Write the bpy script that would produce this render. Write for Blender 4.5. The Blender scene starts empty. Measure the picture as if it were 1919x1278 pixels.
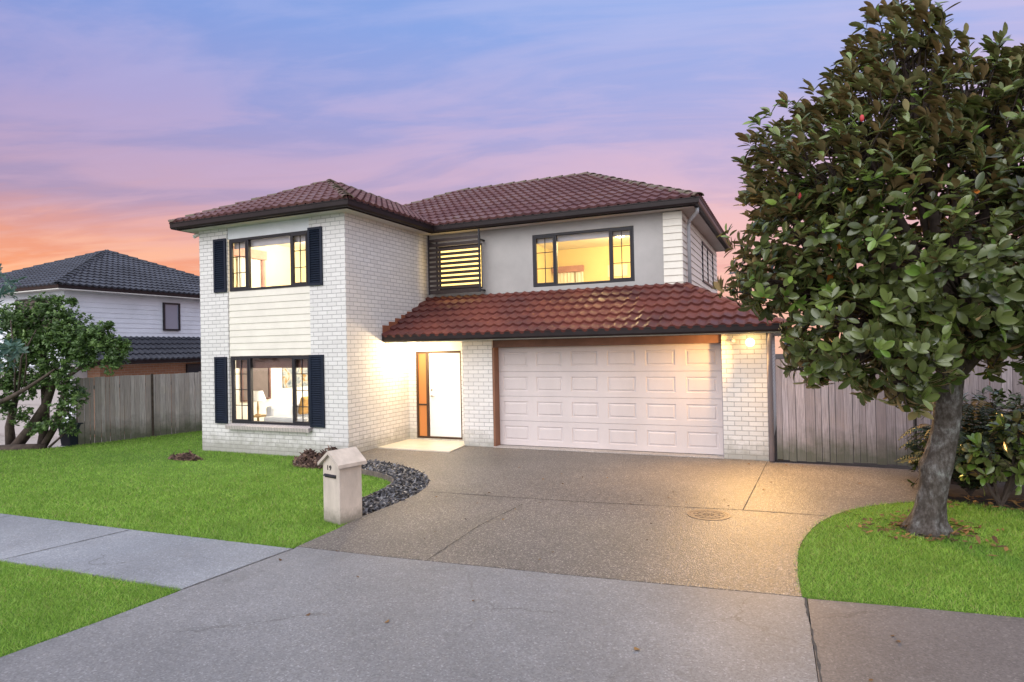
import bpy, bmesh, math, random
import numpy as np
from mathutils import Vector, Matrix
rad = math.radians
random.seed(7)
RNG = np.random.default_rng(11)
sc = bpy.context.scene
COL = sc.collection

# ---------------------------------------------------------------- camera
CAM = Vector((8.184, -10.314, 2.10))
YAW, PITCH, ROLL = 0.4159, 0.0099, -0.0206
cam_d = bpy.data.cameras.new("camera")
cam = bpy.data.objects.new("camera", cam_d)
COL.objects.link(cam)
fwd = Vector((-math.sin(YAW) * math.cos(PITCH), math.cos(YAW) * math.cos(PITCH), math.sin(PITCH)))
rgt = Vector((math.cos(YAW), math.sin(YAW), 0))
upv = rgt.cross(fwd)
r2 = rgt * math.cos(ROLL) + upv * math.sin(ROLL)
u2 = -rgt * math.sin(ROLL) + upv * math.cos(ROLL)
m = Matrix((r2, u2, -fwd)).transposed().to_4x4()
m.translation = CAM
cam.matrix_world = m
cam_d.sensor_width = 36.0
cam_d.lens = 36.0 * 1189.0 / 1919.0
cam_d.clip_start = 0.05
cam_d.clip_end = 2000
sc.camera = cam

# ---------------------------------------------------------------- exposure
sc.view_settings.view_transform = 'Standard'
sc.view_settings.look = 'None'
sc.view_settings.gamma = 1.0
sc.view_settings.use_curve_mapping = False
sc.view_settings.exposure = 1.05
sc.cycles.use_denoising = True
sc.cycles.max_bounces = 8
sc.cycles.sample_clamp_indirect = 6.0

# ---------------------------------------------------------------- world: dusk sky
SUN_EL, SUN_AZ = rad(35), rad(190)      # soft light from behind the camera
w = bpy.data.worlds.new("World")
sc.world = w
w.use_nodes = True
nt = w.node_tree
nt.nodes.clear()


def N(nt, t, **kw):
    n = nt.nodes.new(t)
    for k, v in kw.items():
        if k.startswith('i_'):
            n.inputs[int(k[2:]) if k[2:].isdigit() else k[2:].replace('_', ' ')].default_value = v
        else:
            setattr(n, k, v)
    return n


def math_n(nt, op, a, b=None, clamp=False):
    n = nt.nodes.new('ShaderNodeMath')
    n.operation = op
    n.use_clamp = clamp
    for i, x in enumerate((a, b)):
        if x is None:
            continue
        if isinstance(x, (int, float)):
            n.inputs[i].default_value = x
        else:
            nt.links.new(x, n.inputs[i])
    return n.outputs[0]


def mixc(nt, f, a, b, bt='MIX'):
    n = nt.nodes.new('ShaderNodeMix')
    n.data_type = 'RGBA'
    n.blend_type = bt
    for sock, x in ((n.inputs[0], f), (n.inputs[6], a), (n.inputs[7], b)):
        if isinstance(x, (int, float)):
            sock.default_value = x
        elif isinstance(x, tuple):
            sock.default_value = (x[0], x[1], x[2], 1)
        else:
            nt.links.new(x, sock)
    return n.outputs[2]


def ramp(nt, f, stops, interp='LINEAR'):
    n = nt.nodes.new('ShaderNodeValToRGB')
    cr = n.color_ramp
    cr.interpolation = interp
    while len(cr.elements) < len(stops):
        cr.elements.new(0.5)
    for e, (p, c) in zip(cr.elements, stops):
        e.position = p
        if isinstance(c, (int, float)):
            c = (c, c, c)
        e.color = (c[0], c[1], c[2], 1)
    nt.links.new(f, n.inputs[0])
    return n.outputs[0]


def srgb(r, g, b):
    f = lambda x: (x / 255 / 12.92) if x / 255 <= .04045 else ((x / 255 + .055) / 1.055) ** 2.4
    return (f(r), f(g), f(b))


tc = N(nt, 'ShaderNodeTexCoord')
D = tc.outputs['Generated']
sep = N(nt, 'ShaderNodeSeparateXYZ')
nt.links.new(D, sep.inputs[0])
dx, dy, dz = sep.outputs
# elevation as tangent over the horizontal distance
hor = math_n(nt, 'SQRT', math_n(nt, 'ADD', math_n(nt, 'MULTIPLY', dx, dx), math_n(nt, 'MULTIPLY', dy, dy)))
el = math_n(nt, 'DIVIDE', dz, math_n(nt, 'MAXIMUM', hor, 0.001))
# azimuth position: along the facade direction, left .. right
sd = math_n(nt, 'ADD', math_n(nt, 'MULTIPLY', dx, math.cos(YAW)), math_n(nt, 'MULTIPLY', dy, math.sin(YAW)))
az = math_n(nt, 'DIVIDE', sd, math_n(nt, 'MAXIMUM', hor, 0.001))          # -1 left .. 1 right
az01 = math_n(nt, 'ADD', math_n(nt, 'MULTIPLY', az, 0.72), 0.5, clamp=True)
# cloud coordinates on a flat layer, so streaks flatten towards the horizon
den = math_n(nt, 'ADD', math_n(nt, 'MAXIMUM', dz, 0.0), 0.10)
cx_ = math_n(nt, 'DIVIDE', sd, den)
fw_ = math_n(nt, 'ADD', math_n(nt, 'MULTIPLY', dx, -math.sin(YAW)), math_n(nt, 'MULTIPLY', dy, math.cos(YAW)))
cy_ = math_n(nt, 'DIVIDE', fw_, den)
cmb = N(nt, 'ShaderNodeCombineXYZ')
nt.links.new(math_n(nt, 'MULTIPLY', cx_, 0.75), cmb.inputs[0])
nt.links.new(math_n(nt, 'ADD', math_n(nt, 'MULTIPLY', cy_, 1.9), math_n(nt, 'MULTIPLY', cx_, 0.16)), cmb.inputs[1])
noi = N(nt, 'ShaderNodeTexNoise', i_Scale=0.9, i_Detail=8.0, i_Roughness=0.55, i_Distortion=0.9)
nt.links.new(cmb.outputs[0], noi.inputs['Vector'])
noi2 = N(nt, 'ShaderNodeTexNoise', i_Scale=3.6, i_Detail=8.0, i_Roughness=0.6, i_Distortion=0.4)
nt.links.new(cmb.outputs[0], noi2.inputs['Vector'])
cl = ramp(nt, noi.outputs[0], [(0.42, 0.0), (0.60, 1.0)], 'EASE')
cl2 = ramp(nt, noi2.outputs[0], [(0.42, 0.0), (0.72, 1.0)], 'EASE')
elw = math_n(nt, 'ADD', el, math_n(nt, 'MULTIPLY', math_n(nt, 'SUBTRACT', noi2.outputs[0], 0.5), 0.06))
e01 = math_n(nt, 'MULTIPLY', elw, 1.4, clamp=True)
base_l = ramp(nt, e01, [(0.0, srgb(255, 165, 85)), (0.14, srgb(252, 158, 100)), (0.215, srgb(232, 156, 130)), (0.30, srgb(170, 148, 180)), (0.48, srgb(146, 150, 204)), (0.70, srgb(126, 152, 216)), (1.0, srgb(112, 148, 214))])
base_r = ramp(nt, e01, [(0.0, srgb(246, 184, 166)), (0.20, srgb(232, 182, 186)), (0.34, srgb(208, 182, 210)), (0.50, srgb(174, 178, 226)), (0.70, srgb(150, 178, 236)), (1.0, srgb(148, 184, 240))])
base = mixc(nt, az01, base_l, base_r)
cc_l = ramp(nt, e01, [(0.0, srgb(255, 190, 120)), (0.18, srgb(255, 190, 150)), (0.25, srgb(236, 172, 160)), (0.33, srgb(194, 162, 188)), (0.50, srgb(172, 162, 208)), (0.74, srgb(158, 170, 224)), (1.0, srgb(146, 164, 220))])
cc_r = ramp(nt, e01, [(0.0, srgb(252, 198, 180)), (0.24, srgb(248, 200, 196)), (0.36, srgb(238, 196, 208)), (0.52, srgb(208, 190, 222)), (0.74, srgb(178, 190, 236)), (1.0, srgb(166, 194, 242))])
cloud = mixc(nt, az01, cc_l, cc_r)
skyc = mixc(nt, math_n(nt, 'MULTIPLY', cl, 0.75), base, cloud)
skyc = mixc(nt, math_n(nt, 'MULTIPLY', cl2, 0.5), skyc, cloud)
# the half of the sky behind the street is raised to a pale overcast as unseen fill
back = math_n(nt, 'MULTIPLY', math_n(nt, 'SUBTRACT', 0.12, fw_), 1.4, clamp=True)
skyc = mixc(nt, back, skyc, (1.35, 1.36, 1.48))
# overhead, out of view, the sky is brightened as added soft fill light
zen_fill = math_n(nt, 'MULTIPLY', math_n(nt, 'SUBTRACT', el, 0.72), 1.1, clamp=True)
skyc = mixc(nt, zen_fill, skyc, (1.25, 1.26, 1.36))
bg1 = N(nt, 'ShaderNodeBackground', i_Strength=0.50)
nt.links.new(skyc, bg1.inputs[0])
nish = N(nt, 'ShaderNodeTexSky', sky_type='NISHITA', sun_disc=False, sun_elevation=SUN_EL, sun_rotation=SUN_AZ)
bg2 = N(nt, 'ShaderNodeBackground', i_Strength=0.002)
nt.links.new(nish.outputs[0], bg2.inputs[0])
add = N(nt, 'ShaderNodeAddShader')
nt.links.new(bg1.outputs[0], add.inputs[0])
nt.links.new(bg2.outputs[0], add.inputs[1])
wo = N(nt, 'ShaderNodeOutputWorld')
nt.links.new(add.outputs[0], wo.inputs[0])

sun_d = bpy.data.lights.new("sun", 'SUN')
sun_d.energy = 0.95
sun_d.angle = rad(50)
sun_d.color = (1.0, 0.97, 0.95)
sun = bpy.data.objects.new("sun", sun_d)
COL.objects.link(sun)
sdir = Vector((math.sin(SUN_AZ) * math.cos(SUN_EL), math.cos(SUN_AZ) * math.cos(SUN_EL), math.sin(SUN_EL)))
sun.rotation_euler = sdir.to_track_quat('Z', 'Y').to_euler()
sun.location = (0, -20, 20)


# ---------------------------------------------------------------- materials
def mat(name, col=(0.5, 0.5, 0.5), rough=0.6, spec=0.5, metal=0.0):
    mt = bpy.data.materials.new(name)
    mt.use_nodes = True
    b = mt.node_tree.nodes['Principled BSDF']
    b.inputs['Base Color'].default_value = (*col, 1)
    b.inputs['Roughness'].default_value = rough
    b.inputs['Specular IOR Level'].default_value = spec
    b.inputs['Metallic'].default_value = metal
    return mt


def bsdf(mt):
    return mt.node_tree, mt.node_tree.nodes['Principled BSDF']


def objco(nt, scale=(1, 1, 1)):
    t = N(nt, 'ShaderNodeTexCoord')
    mp = N(nt, 'ShaderNodeMapping')
    mp.inputs['Scale'].default_value = scale
    nt.links.new(t.outputs['Object'], mp.inputs[0])
    return mp.outputs[0]


def uvco(nt):
    return N(nt, 'ShaderNodeTexCoord').outputs['UV']


def noise(nt, vec, scale, detail=4, rough=0.55, dist=0.0):
    n = N(nt, 'ShaderNodeTexNoise', i_Scale=scale, i_Detail=detail, i_Roughness=rough, i_Distortion=dist)
    nt.links.new(vec, n.inputs['Vector'])
    return n.outputs[0]


def bump(nt, b, h, strength, dist):
    n = N(nt, 'ShaderNodeBump', i_Strength=strength, i_Distance=dist)
    nt.links.new(h, n.inputs['Height'])
    nt.links.new(n.outputs[0], b.inputs['Normal'])


def varied(name, col, rough=0.6, amt=0.12, scale=3.0, bumps=0.0, bscale=60, spec=0.4, stretch=(1, 1, 1), metal=0.0, col2=None):
    """painted or rough surface with soft large mottling and a fine grain"""
    mt = mat(name, col, rough, spec, metal)
    nt, b = bsdf(mt)
    co = objco(nt, stretch)
    a = noise(nt, co, scale, 6, 0.6)
    g = noise(nt, co, bscale, 2)
    f = ramp(nt, a, [(0.3, 0.0), (0.7, 1.0)])
    c2 = col2 or tuple(c * (1 - 2 * amt) for c in col)
    c = mixc(nt, f, c2, tuple(min(1, x * (1 + amt)) for x in col))
    gm = ramp(nt, g, [(0.3, 1 - amt * .6), (0.7, 1.0)])
    c = mixc(nt, 1.0, c, gm, 'MULTIPLY')
    nt.links.new(c, b.inputs['Base Color'])
    if bumps:
        bump(nt, b, g, 0.6, bumps)
    return mt


def brick_mat(name, c1, c2, mortar, stain=True, bw=0.24, rh=0.086):
    mt = mat(name, c1, 0.75, 0.25)
    nt, b = bsdf(mt)
    uv = uvco(nt)
    br = N(nt, 'ShaderNodeTexBrick', offset=0.5)
    br.inputs['Scale'].default_value = 1.0
    br.inputs['Brick Width'].default_value = bw
    br.inputs['Row Height'].default_value = rh
    br.inputs['Mortar Size'].default_value = 0.0075
    br.inputs['Mortar Smooth'].default_value = 0.25
    br.inputs['Bias'].default_value = -0.1
    br.inputs['Color1'].default_value = (*c1, 1)
    br.inputs['Color2'].default_value = (*c2, 1)
    br.inputs['Mortar'].default_value = (*mortar, 1)
    nt.links.new(uv, br.inputs['Vector'])
    n1 = noise(nt, uv, 1.4, 6, 0.65)
    n2 = noise(nt, uv, 38, 3, 0.6)
    c = mixc(nt, ramp(nt, n2, [(0.35, 0.0), (0.7, 0.55)]), br.outputs[0], tuple(x * 0.84 for x in c1))
    c = mixc(nt, ramp(nt, n1, [(0.35, 0.30), (0.65, 0.0)]), c, tuple(x * 0.74 for x in c1))
    if stain:
        # grime and algae splashed up from the soil: ragged band over the lowest courses
        s = N(nt, 'ShaderNodeSeparateXYZ')
        nt.links.new(uv, s.inputs[0])
        hh = math_n(nt, 'SUBTRACT', s.outputs[1], math_n(nt, 'MULTIPLY', noise(nt, uv, 5, 5, 0.7), 0.75))
        f = ramp(nt, math_n(nt, 'ADD', hh, 0.35), [(0.0, 0.75), (0.35, 0.0)])
        c = mixc(nt, f, c, (0.30, 0.29, 0.25))
    nt.links.new(c, b.inputs['Base Color'])
    hgt = math_n(nt, 'SUBTRACT', math_n(nt, 'MULTIPLY', n2, 0.25), br.outputs['Fac'])
    bump(nt, b, hgt, 0.7, 0.006)
    return mt


def tile_mat(name, c1, c2, c3, moss, rough=0.5, wet=None):
    mt = mat(name, c1, rough, 0.25)
    nt, b = bsdf(mt)
    uv = uvco(nt)
    fl = N(nt, 'ShaderNodeVectorMath', operation='FLOOR')
    nt.links.new(uv, fl.inputs[0])
    wn = N(nt, 'ShaderNodeTexWhiteNoise', noise_dimensions='2D')
    nt.links.new(fl.outputs[0], wn.inputs[0])
    co = objco(nt)
    big = noise(nt, co, 0.9, 5, 0.6)
    fine = noise(nt, co, 45, 4, 0.65)
    c = mixc(nt, wn.outputs[0], c1, c2)
    c = mixc(nt, ramp(nt, big, [(0.42, 0.0), (0.62, 0.8)]), c, c3)
    c = mixc(nt, ramp(nt, fine, [(0.45, 0.0), (0.75, 0.5)]), c, tuple(x * 0.55 for x in c1))
    if moss:
        mo = noise(nt, co, 5.0, 8, 0.72)
        c = mixc(nt, ramp(nt, mo, [(0.60, 0.0), (0.74, moss)]), c, (0.16, 0.15, 0.10))
    nt.links.new(c, b.inputs['Base Color'])
    nt.links.new(ramp(nt, big, [(0.4, rough + .15), (0.65, rough - .12)]), b.inputs['Roughness'])
    bump(nt, b, fine, 0.4, 0.004)
    return mt


def leaf_mat(name, stops, rough=0.35, trans=0.25, spec=0.5):
    mt = mat(name, (0.05, 0.1, 0.03), rough, spec)
    nt, b = bsdf(mt)
    at = N(nt, 'ShaderNodeAttribute', attribute_name='rnd')
    c = ramp(nt, at.outputs['Fac'], stops)
    nt.links.new(c, b.inputs['Base Color'])
    if trans:
        tr = N(nt, 'ShaderNodeBsdfTranslucent')
        nt.links.new(c, tr.inputs[0])
        mx = N(nt, 'ShaderNodeMixShader', i_0=trans)
        out = nt.nodes['Material Output']
        nt.links.new(b.outputs[0], mx.inputs[1])
        nt.links.new(tr.outputs[0], mx.inputs[2])
        nt.links.new(mx.outputs[0], out.inputs[0])
    return mt


def glass_mat(name, refl=1.0, tint=(0.96, 0.97, 0.97)):
    mt = bpy.data.materials.new(name)
    mt.use_nodes = True
    nt = mt.node_tree
    nt.nodes.clear()
    t = N(nt, 'ShaderNodeBsdfTransparent')
    t.inputs[0].default_value = (*tint, 1)
    g = N(nt, 'ShaderNodeBsdfGlossy')
    g.inputs['Roughness'].default_value = 0.02
    fr = N(nt, 'ShaderNodeFresnel', i_IOR=1.5)
    mx = N(nt, 'ShaderNodeMixShader')
    nt.links.new(math_n(nt, 'MULTIPLY', fr.outputs[0], refl, clamp=True), mx.inputs[0])
    nt.links.new(t.outputs[0], mx.inputs[1])
    nt.links.new(g.outputs[0], mx.inputs[2])
    o = N(nt, 'ShaderNodeOutputMaterial')
    nt.links.new(mx.outputs[0], o.inputs[0])
    return mt


def emit_mat(name, col, strength, base=None):
    mt = mat(name, base or col, 0.4)
    b = mt.node_tree.nodes['Principled BSDF']
    b.inputs['Emission Color'].default_value = (*col, 1)
    b.inputs['Emission Strength'].default_value = strength
    return mt


M = {}
M['brick'] = brick_mat('white_brick', (0.77, 0.75, 0.735), (0.66, 0.64, 0.63), (0.30, 0.29, 0.295))
M['redbrick'] = brick_mat('orange_brick', (0.42, 0.22, 0.13), (0.34, 0.16, 0.10), (0.42, 0.38, 0.34), False)
M['sillbrick'] = brick_mat('sill_brick', (0.58, 0.52, 0.50), (0.46, 0.40, 0.38), (0.25, 0.23, 0.23), False, 0.076, 0.24)
M['board'] = varied('cream_board', (0.76, 0.72, 0.64), 0.5, 0.05, 2.0)
M['panelboard'] = varied('pale_panel', (0.68, 0.70, 0.74), 0.55, 0.05, 2.0)
M['stucco'] = varied('grey_stucco', (0.425, 0.408, 0.398), 0.85, 0.07, 1.3, 0.003, 90)
M['cream'] = varied('cream_paint', (0.74, 0.71, 0.64), 0.6, 0.05, 2.0)
M['soffit'] = varied('soffit_paint', (0.62, 0.60, 0.57), 0.7, 0.06, 1.5)
M['gutter'] = varied('brown_gutter', (0.022, 0.015, 0.016), 0.42, 0.15, 4.0, spec=.22)
M['brown'] = varied('brown_timber', (0.060, 0.034, 0.024), 0.5, 0.12, 4.0, spec=.25)
M['slat'] = varied('dark_brown_slat', (0.045, 0.032, 0.030), 0.5, 0.1, 5, spec=.25)
M['lintel'] = varied('lintel_timber', (0.185, 0.095, 0.070), 0.55, 0.12, 4.0, spec=.25)
M['tile_up'] = tile_mat('plum_roof_tile', (0.120, 0.051, 0.054), (0.088, 0.037, 0.042), (0.140, 0.066, 0.060), 0.55)
M['tile_low'] = tile_mat('red_roof_tile', (0.180, 0.054, 0.038), (0.145, 0.042, 0.034), (0.066, 0.024, 0.027), 0.15, 0.5)
M['flash'] = varied('terracotta_flashing', (0.27, 0.095, 0.050), 0.7, 0.12, 4.0)
M['caps'] = varied('ridge_cap', (0.125, 0.080, 0.066), 0.7, 0.3, 3.0, 0.004, 40, col2=(0.13, 0.12, 0.075))
M['capslow'] = varied('ridge_cap_red', (0.185, 0.060, 0.040), 0.6, 0.2, 3.0, 0.004, 40)
M['slate_tile'] = tile_mat('blue_grey_roof_tile', (0.052, 0.056, 0.072), (0.042, 0.045, 0.059), (0.064, 0.068, 0.086), 0.1)
M['slatecap'] = varied('grey_ridge_cap', (0.04, 0.043, 0.056), 0.7, 0.2, 3)
M['nbboard'] = varied('white_weatherboard', (0.74, 0.77, 0.84), 0.6, 0.05, 1.2, spec=.2)
M['nbdoor'] = varied('neighbour_garage_paint', (0.42, 0.38, 0.38), 0.6, 0.05, 2)
M['frame'] = varied('dark_aluminium', (0.026, 0.024, 0.030), 0.4, 0.06, 5, spec=.25)
M['navy'] = varied('navy_shutter', (0.010, 0.016, 0.032), 0.45, 0.12, 5, spec=.22)
M['glass'] = glass_mat('window_glass')
M['gdoor'] = varied('garage_door_paint', (0.61, 0.545, 0.54), 0.5, 0.05, 1.1, spec=.3, stretch=(1, 1, .35))
M['gjamb'] = varied('jamb_paint', (0.23, 0.105, 0.06), 0.5, 0.08, 3)
M['white'] = varied('white_paint', (0.80, 0.80, 0.80), 0.4, 0.03, 2)
M['chrome'] = mat('chrome', (0.6, 0.6, 0.6), 0.2, 0.5, 1.0)
M['tilefloor'] = varied('porch_tile', (0.66, 0.60, 0.50), 0.35, 0.06, 4)
M['wallin'] = varied('cream_plaster', (0.78, 0.70, 0.50), 0.8, 0.02, 2)
M['wallwhite'] = varied('white_plaster', (0.82, 0.78, 0.70), 0.8, 0.02, 2)
M['wallyellow'] = varied('yellow_plaster', (0.80, 0.66, 0.36), 0.8, 0.02, 2)
M['ceil'] = varied('ceiling_paint', (0.8, 0.78, 0.74), 0.8, 0.02, 2)
M['carpet'] = varied('carpet', (0.45, 0.38, 0.30), 0.95, 0.1, 8)
M['blind'] = varied('grey_blind', (0.42, 0.42, 0.50), 0.8, 0.05, 3)
M['brownblind'] = varied('brown_blind', (0.16, 0.085, 0.075), 0.8, 0.1, 6)
M['rose'] = varied('rose_fabric', (0.48, 0.26, 0.24), 0.8, 0.1, 6)
M['sofa'] = varied('pale_upholstery', (0.45, 0.47, 0.52), 0.9, 0.04, 3, 0.002, 120)
M['mustard'] = varied('mustard_fabric', (0.30, 0.17, 0.05), 0.9, 0.1, 4)
M['taupe'] = varied('taupe_blind', (0.15, 0.12, 0.115), 0.8, 0.08, 6)
M['wood'] = varied('oak', (0.45, 0.30, 0.14), 0.5, 0.1, 8)
M['paint_art'] = None
M['curtain'] = varied('sheer_curtain', (0.85, 0.87, 0.90), 0.9, 0.03, 3)
M['pipe'] = varied('grey_pipe', (0.30, 0.27, 0.30), 0.45, 0.06, 3)
M['whitepipe'] = varied('pale_pipe', (0.55, 0.56, 0.60), 0.4, 0.05, 3)
M['postbox'] = varied('letterbox_render', (0.56, 0.49, 0.43), 0.8, 0.10, 7, 0.003, 120, spec=.2, stretch=(1, 1, .4))
nt_, b_ = bsdf(M['postbox'])
sz_ = N(nt_, 'ShaderNodeSeparateXYZ')
oc_ = objco(nt_)
nt_.links.new(oc_, sz_.inputs[0])
zz_ = math_n(nt_, 'SUBTRACT', sz_.outputs[2], math_n(nt_, 'MULTIPLY', noise(nt_, oc_, 14, 6, .7), .30))
old_ = b_.inputs['Base Color'].links[0].from_socket
nt_.links.new(mixc(nt_, ramp(nt_, math_n(nt_, 'ADD', zz_, .20), [(0.04, 0.75), (0.22, 0.0)]), old_, (0.16, 0.15, 0.12)), b_.inputs['Base Color'])
M['black'] = mat('black_plastic', (0.012, 0.012, 0.014), 0.4)
M['bin'] = varied('bin_plastic', (0.014, 0.018, 0.032), 0.45, 0.1, 5)
M['iron'] = varied('cast_cover', (0.21, 0.15, 0.105), 0.6, 0.15, 12, 0.004, 50)

# abstract picture
mt = mat('abstract_print', (0.5, 0.5, 0.5), 0.5)
nt_, b_ = bsdf(mt)
co_ = objco(nt_)
nt_.links.new(ramp(nt_, noise(nt_, co_, 3.5, 3, 0.5, 1.5), [(0.34, (0.06, 0.10, 0.14)), (0.46, (0.22, 0.25, 0.27)), (0.54, (0.38, 0.36, 0.33)), (0.64, (0.26, 0.15, 0.04))]), b_.inputs['Base Color'])
M['paint_art'] = mt


def paling_mat(name, c1, c2, algae):
    mt = mat(name, c1, 0.85, 0.2)
    nt, b = bsdf(mt)
    at = N(nt, 'ShaderNodeAttribute', attribute_name='rnd')
    uv = uvco(nt)
    mp = N(nt, 'ShaderNodeMapping')
    mp.inputs['Scale'].default_value = (85, 2.2, 1)
    cmb = N(nt, 'ShaderNodeVectorMath', operation='ADD')
    nt.links.new(uv, mp.inputs[0])
    nt.links.new(mp.outputs[0], cmb.inputs[0])
    k = N(nt, 'ShaderNodeCombineXYZ')
    nt.links.new(math_n(nt, 'MULTIPLY', at.outputs['Fac'], 57.0), k.inputs[1])
    nt.links.new(k.outputs[0], cmb.inputs[1])
    g = noise(nt, cmb.outputs[0], 1.0, 6, 0.65, 0.6)
    blot = noise(nt, uv, 2.2, 5, 0.65)
    c = mixc(nt, at.outputs['Fac'], c1, c2)
    c = mixc(nt, ramp(nt, g, [(0.40, 0.8), (0.60, 0.0)]), c, tuple(x * 0.42 for x in c1))
    c = mixc(nt, ramp(nt, blot, [(0.5, 0.0), (0.75, 0.45)]), c, (c1[0] * .75, c1[1] * .68, c1[2] * .58))
    s = N(nt, 'ShaderNodeSeparateXYZ')
    nt.links.new(uv, s.inputs[0])
    hh = math_n(nt, 'ADD', s.outputs[1], math_n(nt, 'MULTIPLY', math_n(nt, 'SUBTRACT', blot, 0.5), 0.9))
    # green algae and damp rot in the bottom of the boards
    c = mixc(nt, ramp(nt, hh, [(0.12, algae), (0.62, 0.0)]), c, (0.085, 0.095, 0.055))
    nt.links.new(c, b.inputs['Base Color'])
    bump(nt, b, g, 0.3, 0.003)
    return mt


M['pal_l'] = paling_mat('weathered_paling', (0.62, 0.56, 0.55), (0.38, 0.32, 0.30), 0.85)
M['pal_r'] = paling_mat('weathered_gate_paling', (0.60, 0.51, 0.525), (0.37, 0.30, 0.30), 0.8)


def concrete_mat(name, c, agg=False, warm=0.0):
    mt = mat(name, c, 0.6, 0.35)
    nt, b = bsdf(mt)
    co = objco(nt)
    big = noise(nt, co, 0.55, 6, 0.6)
    mid = noise(nt, co, 4.0, 6, 0.65)
    if agg:
        v = N(nt, 'ShaderNodeTexVoronoi', feature='F1', i_Scale=70.0)
        nt.links.new(co, v.inputs['Vector'])
        hs = N(nt, 'ShaderNodeSeparateColor')
        nt.links.new(v.outputs['Color'], hs.inputs[0])
        st = ramp(nt, hs.outputs[0], [(0.0, tuple(x * .35 for x in c)), (0.4, tuple(x * .75 for x in c)), (0.7, tuple(x * 1.15 for x in c)), (0.9, tuple(min(1, x * 1.65) for x in c)), (1.0, tuple(min(1, x * 2.3) for x in c))])
        edge = ramp(nt, v.outputs['Distance'], [(0.25, 0.0), (0.6, 0.85)])
        col = mixc(nt, edge, st, tuple(x * .45 for x in c))
        bump(nt, b, math_n(nt, 'SUBTRACT', 1.0, v.outputs['Distance']), 0.8, 0.006)
        b.inputs['Roughness'].default_value = 0.5
    else:
        v = N(nt, 'ShaderNodeTexVoronoi', feature='F1', i_Scale=85.0)
        nt.links.new(co, v.inputs['Vector'])
        hs = N(nt, 'ShaderNodeSeparateColor')
        nt.links.new(v.outputs['Color'], hs.inputs[0])
        col = ramp(nt, hs.outputs[0], [(0.0, tuple(x * .76 for x in c)), (0.5, c), (0.9, tuple(x * 1.12 for x in c)), (1.0, tuple(x * 1.55 for x in c))])
        bump(nt, b, noise(nt, co, 140, 3), 0.45, 0.003)
    col = mixc(nt, 1.0, col, ramp(nt, big, [(0.3, 0.72), (0.7, 1.10)]), 'MULTIPLY')
    col = mixc(nt, ramp(nt, mid, [(0.5, 0.0), (0.8, 0.35)]), col, tuple(x * .62 for x in c))
    # fine hairline scuffs
    sc_ = noise(nt, objco(nt, (1, 3.5, 1)), 5, 7, 0.78, 1.6)
    col = mixc(nt, ramp(nt, sc_, [(0.58, 0.0), (0.70, 0.25)]), col, tuple(min(1, x * 1.5) for x in c))
    if not agg:
        cv = N(nt, 'ShaderNodeTexVoronoi', feature='DISTANCE_TO_EDGE', i_Scale=0.42)
        wob = N(nt, 'ShaderNodeVectorMath', operation='ADD')
        nz = N(nt, 'ShaderNodeTexNoise', i_Scale=3.0, i_Detail=8.0, i_Roughness=0.7)
        nt.links.new(co, nz.inputs['Vector'])
        mul = N(nt, 'ShaderNodeVectorMath', operation='SCALE')
        mul.inputs['Scale'].default_value = 0.35
        nt.links.new(nz.outputs['Color'], mul.inputs[0])
        nt.links.new(co, wob.inputs[0])
        nt.links.new(mul.outputs[0], wob.inputs[1])
        nt.links.new(wob.outputs[0], cv.inputs['Vector'])
        ln_ = ramp(nt, cv.outputs['Distance'], [(0.0, 0.6), (0.004, 0.0)])
        msk = ramp(nt, noise(nt, co, 0.8, 2), [(0.46, 0.0), (0.56, 1.0)])
        col = mixc(nt, math_n(nt, 'MULTIPLY', ln_, msk), col, (0.06, 0.055, 0.05))
        # scattered dark drips and old gum spots
        sp_ = N(nt, 'ShaderNodeTexVoronoi', feature='F1', i_Scale=2.3)
        nt.links.new(wob.outputs[0], sp_.inputs['Vector'])
        col = mixc(nt, ramp(nt, sp_.outputs['Distance'], [(0.03, 0.45), (0.09, 0.0)]), col, tuple(x * .5 for x in c))
    nt.links.new(col, b.inputs['Base Color'])
    return mt


M['path'] = concrete_mat('footpath_concrete', (0.250, 0.262, 0.290))
M['apron'] = concrete_mat('crossing_concrete', (0.206, 0.204, 0.213))
M['path_dark'] = concrete_mat('brown_footpath_concrete', (0.155, 0.138, 0.134))  # darker, browner concrete for the right footpath
M['agg'] = concrete_mat('exposed_aggregate', (0.232, 0.206, 0.186), True)
M['joint'] = varied('joint', (0.070, 0.065, 0.062), 0.95, 0.2, 20)
M['soil'] = varied('soil', (0.055, 0.042, 0.032), 0.95, 0.25, 8, 0.01, 40)
M['pave_l'] = concrete_mat('neighbour_drive', (0.42, 0.38, 0.36))


def lawn_mat(name, stops):
    mt = mat(name, (0.1, 0.25, 0.03), 0.8, 0.2)
    nt, b = bsdf(mt)
    co = objco(nt)
    a = noise(nt, co, 45, 5, 0.7)
    c = ramp(nt, a, [(0.3, stops[0]), (0.7, stops[1])])
    nt.links.new(c, b.inputs['Base Color'])
    return mt


M['turf'] = lawn_mat('turf', ((0.045, 0.100, 0.012), (0.105, 0.210, 0.024)))


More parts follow.
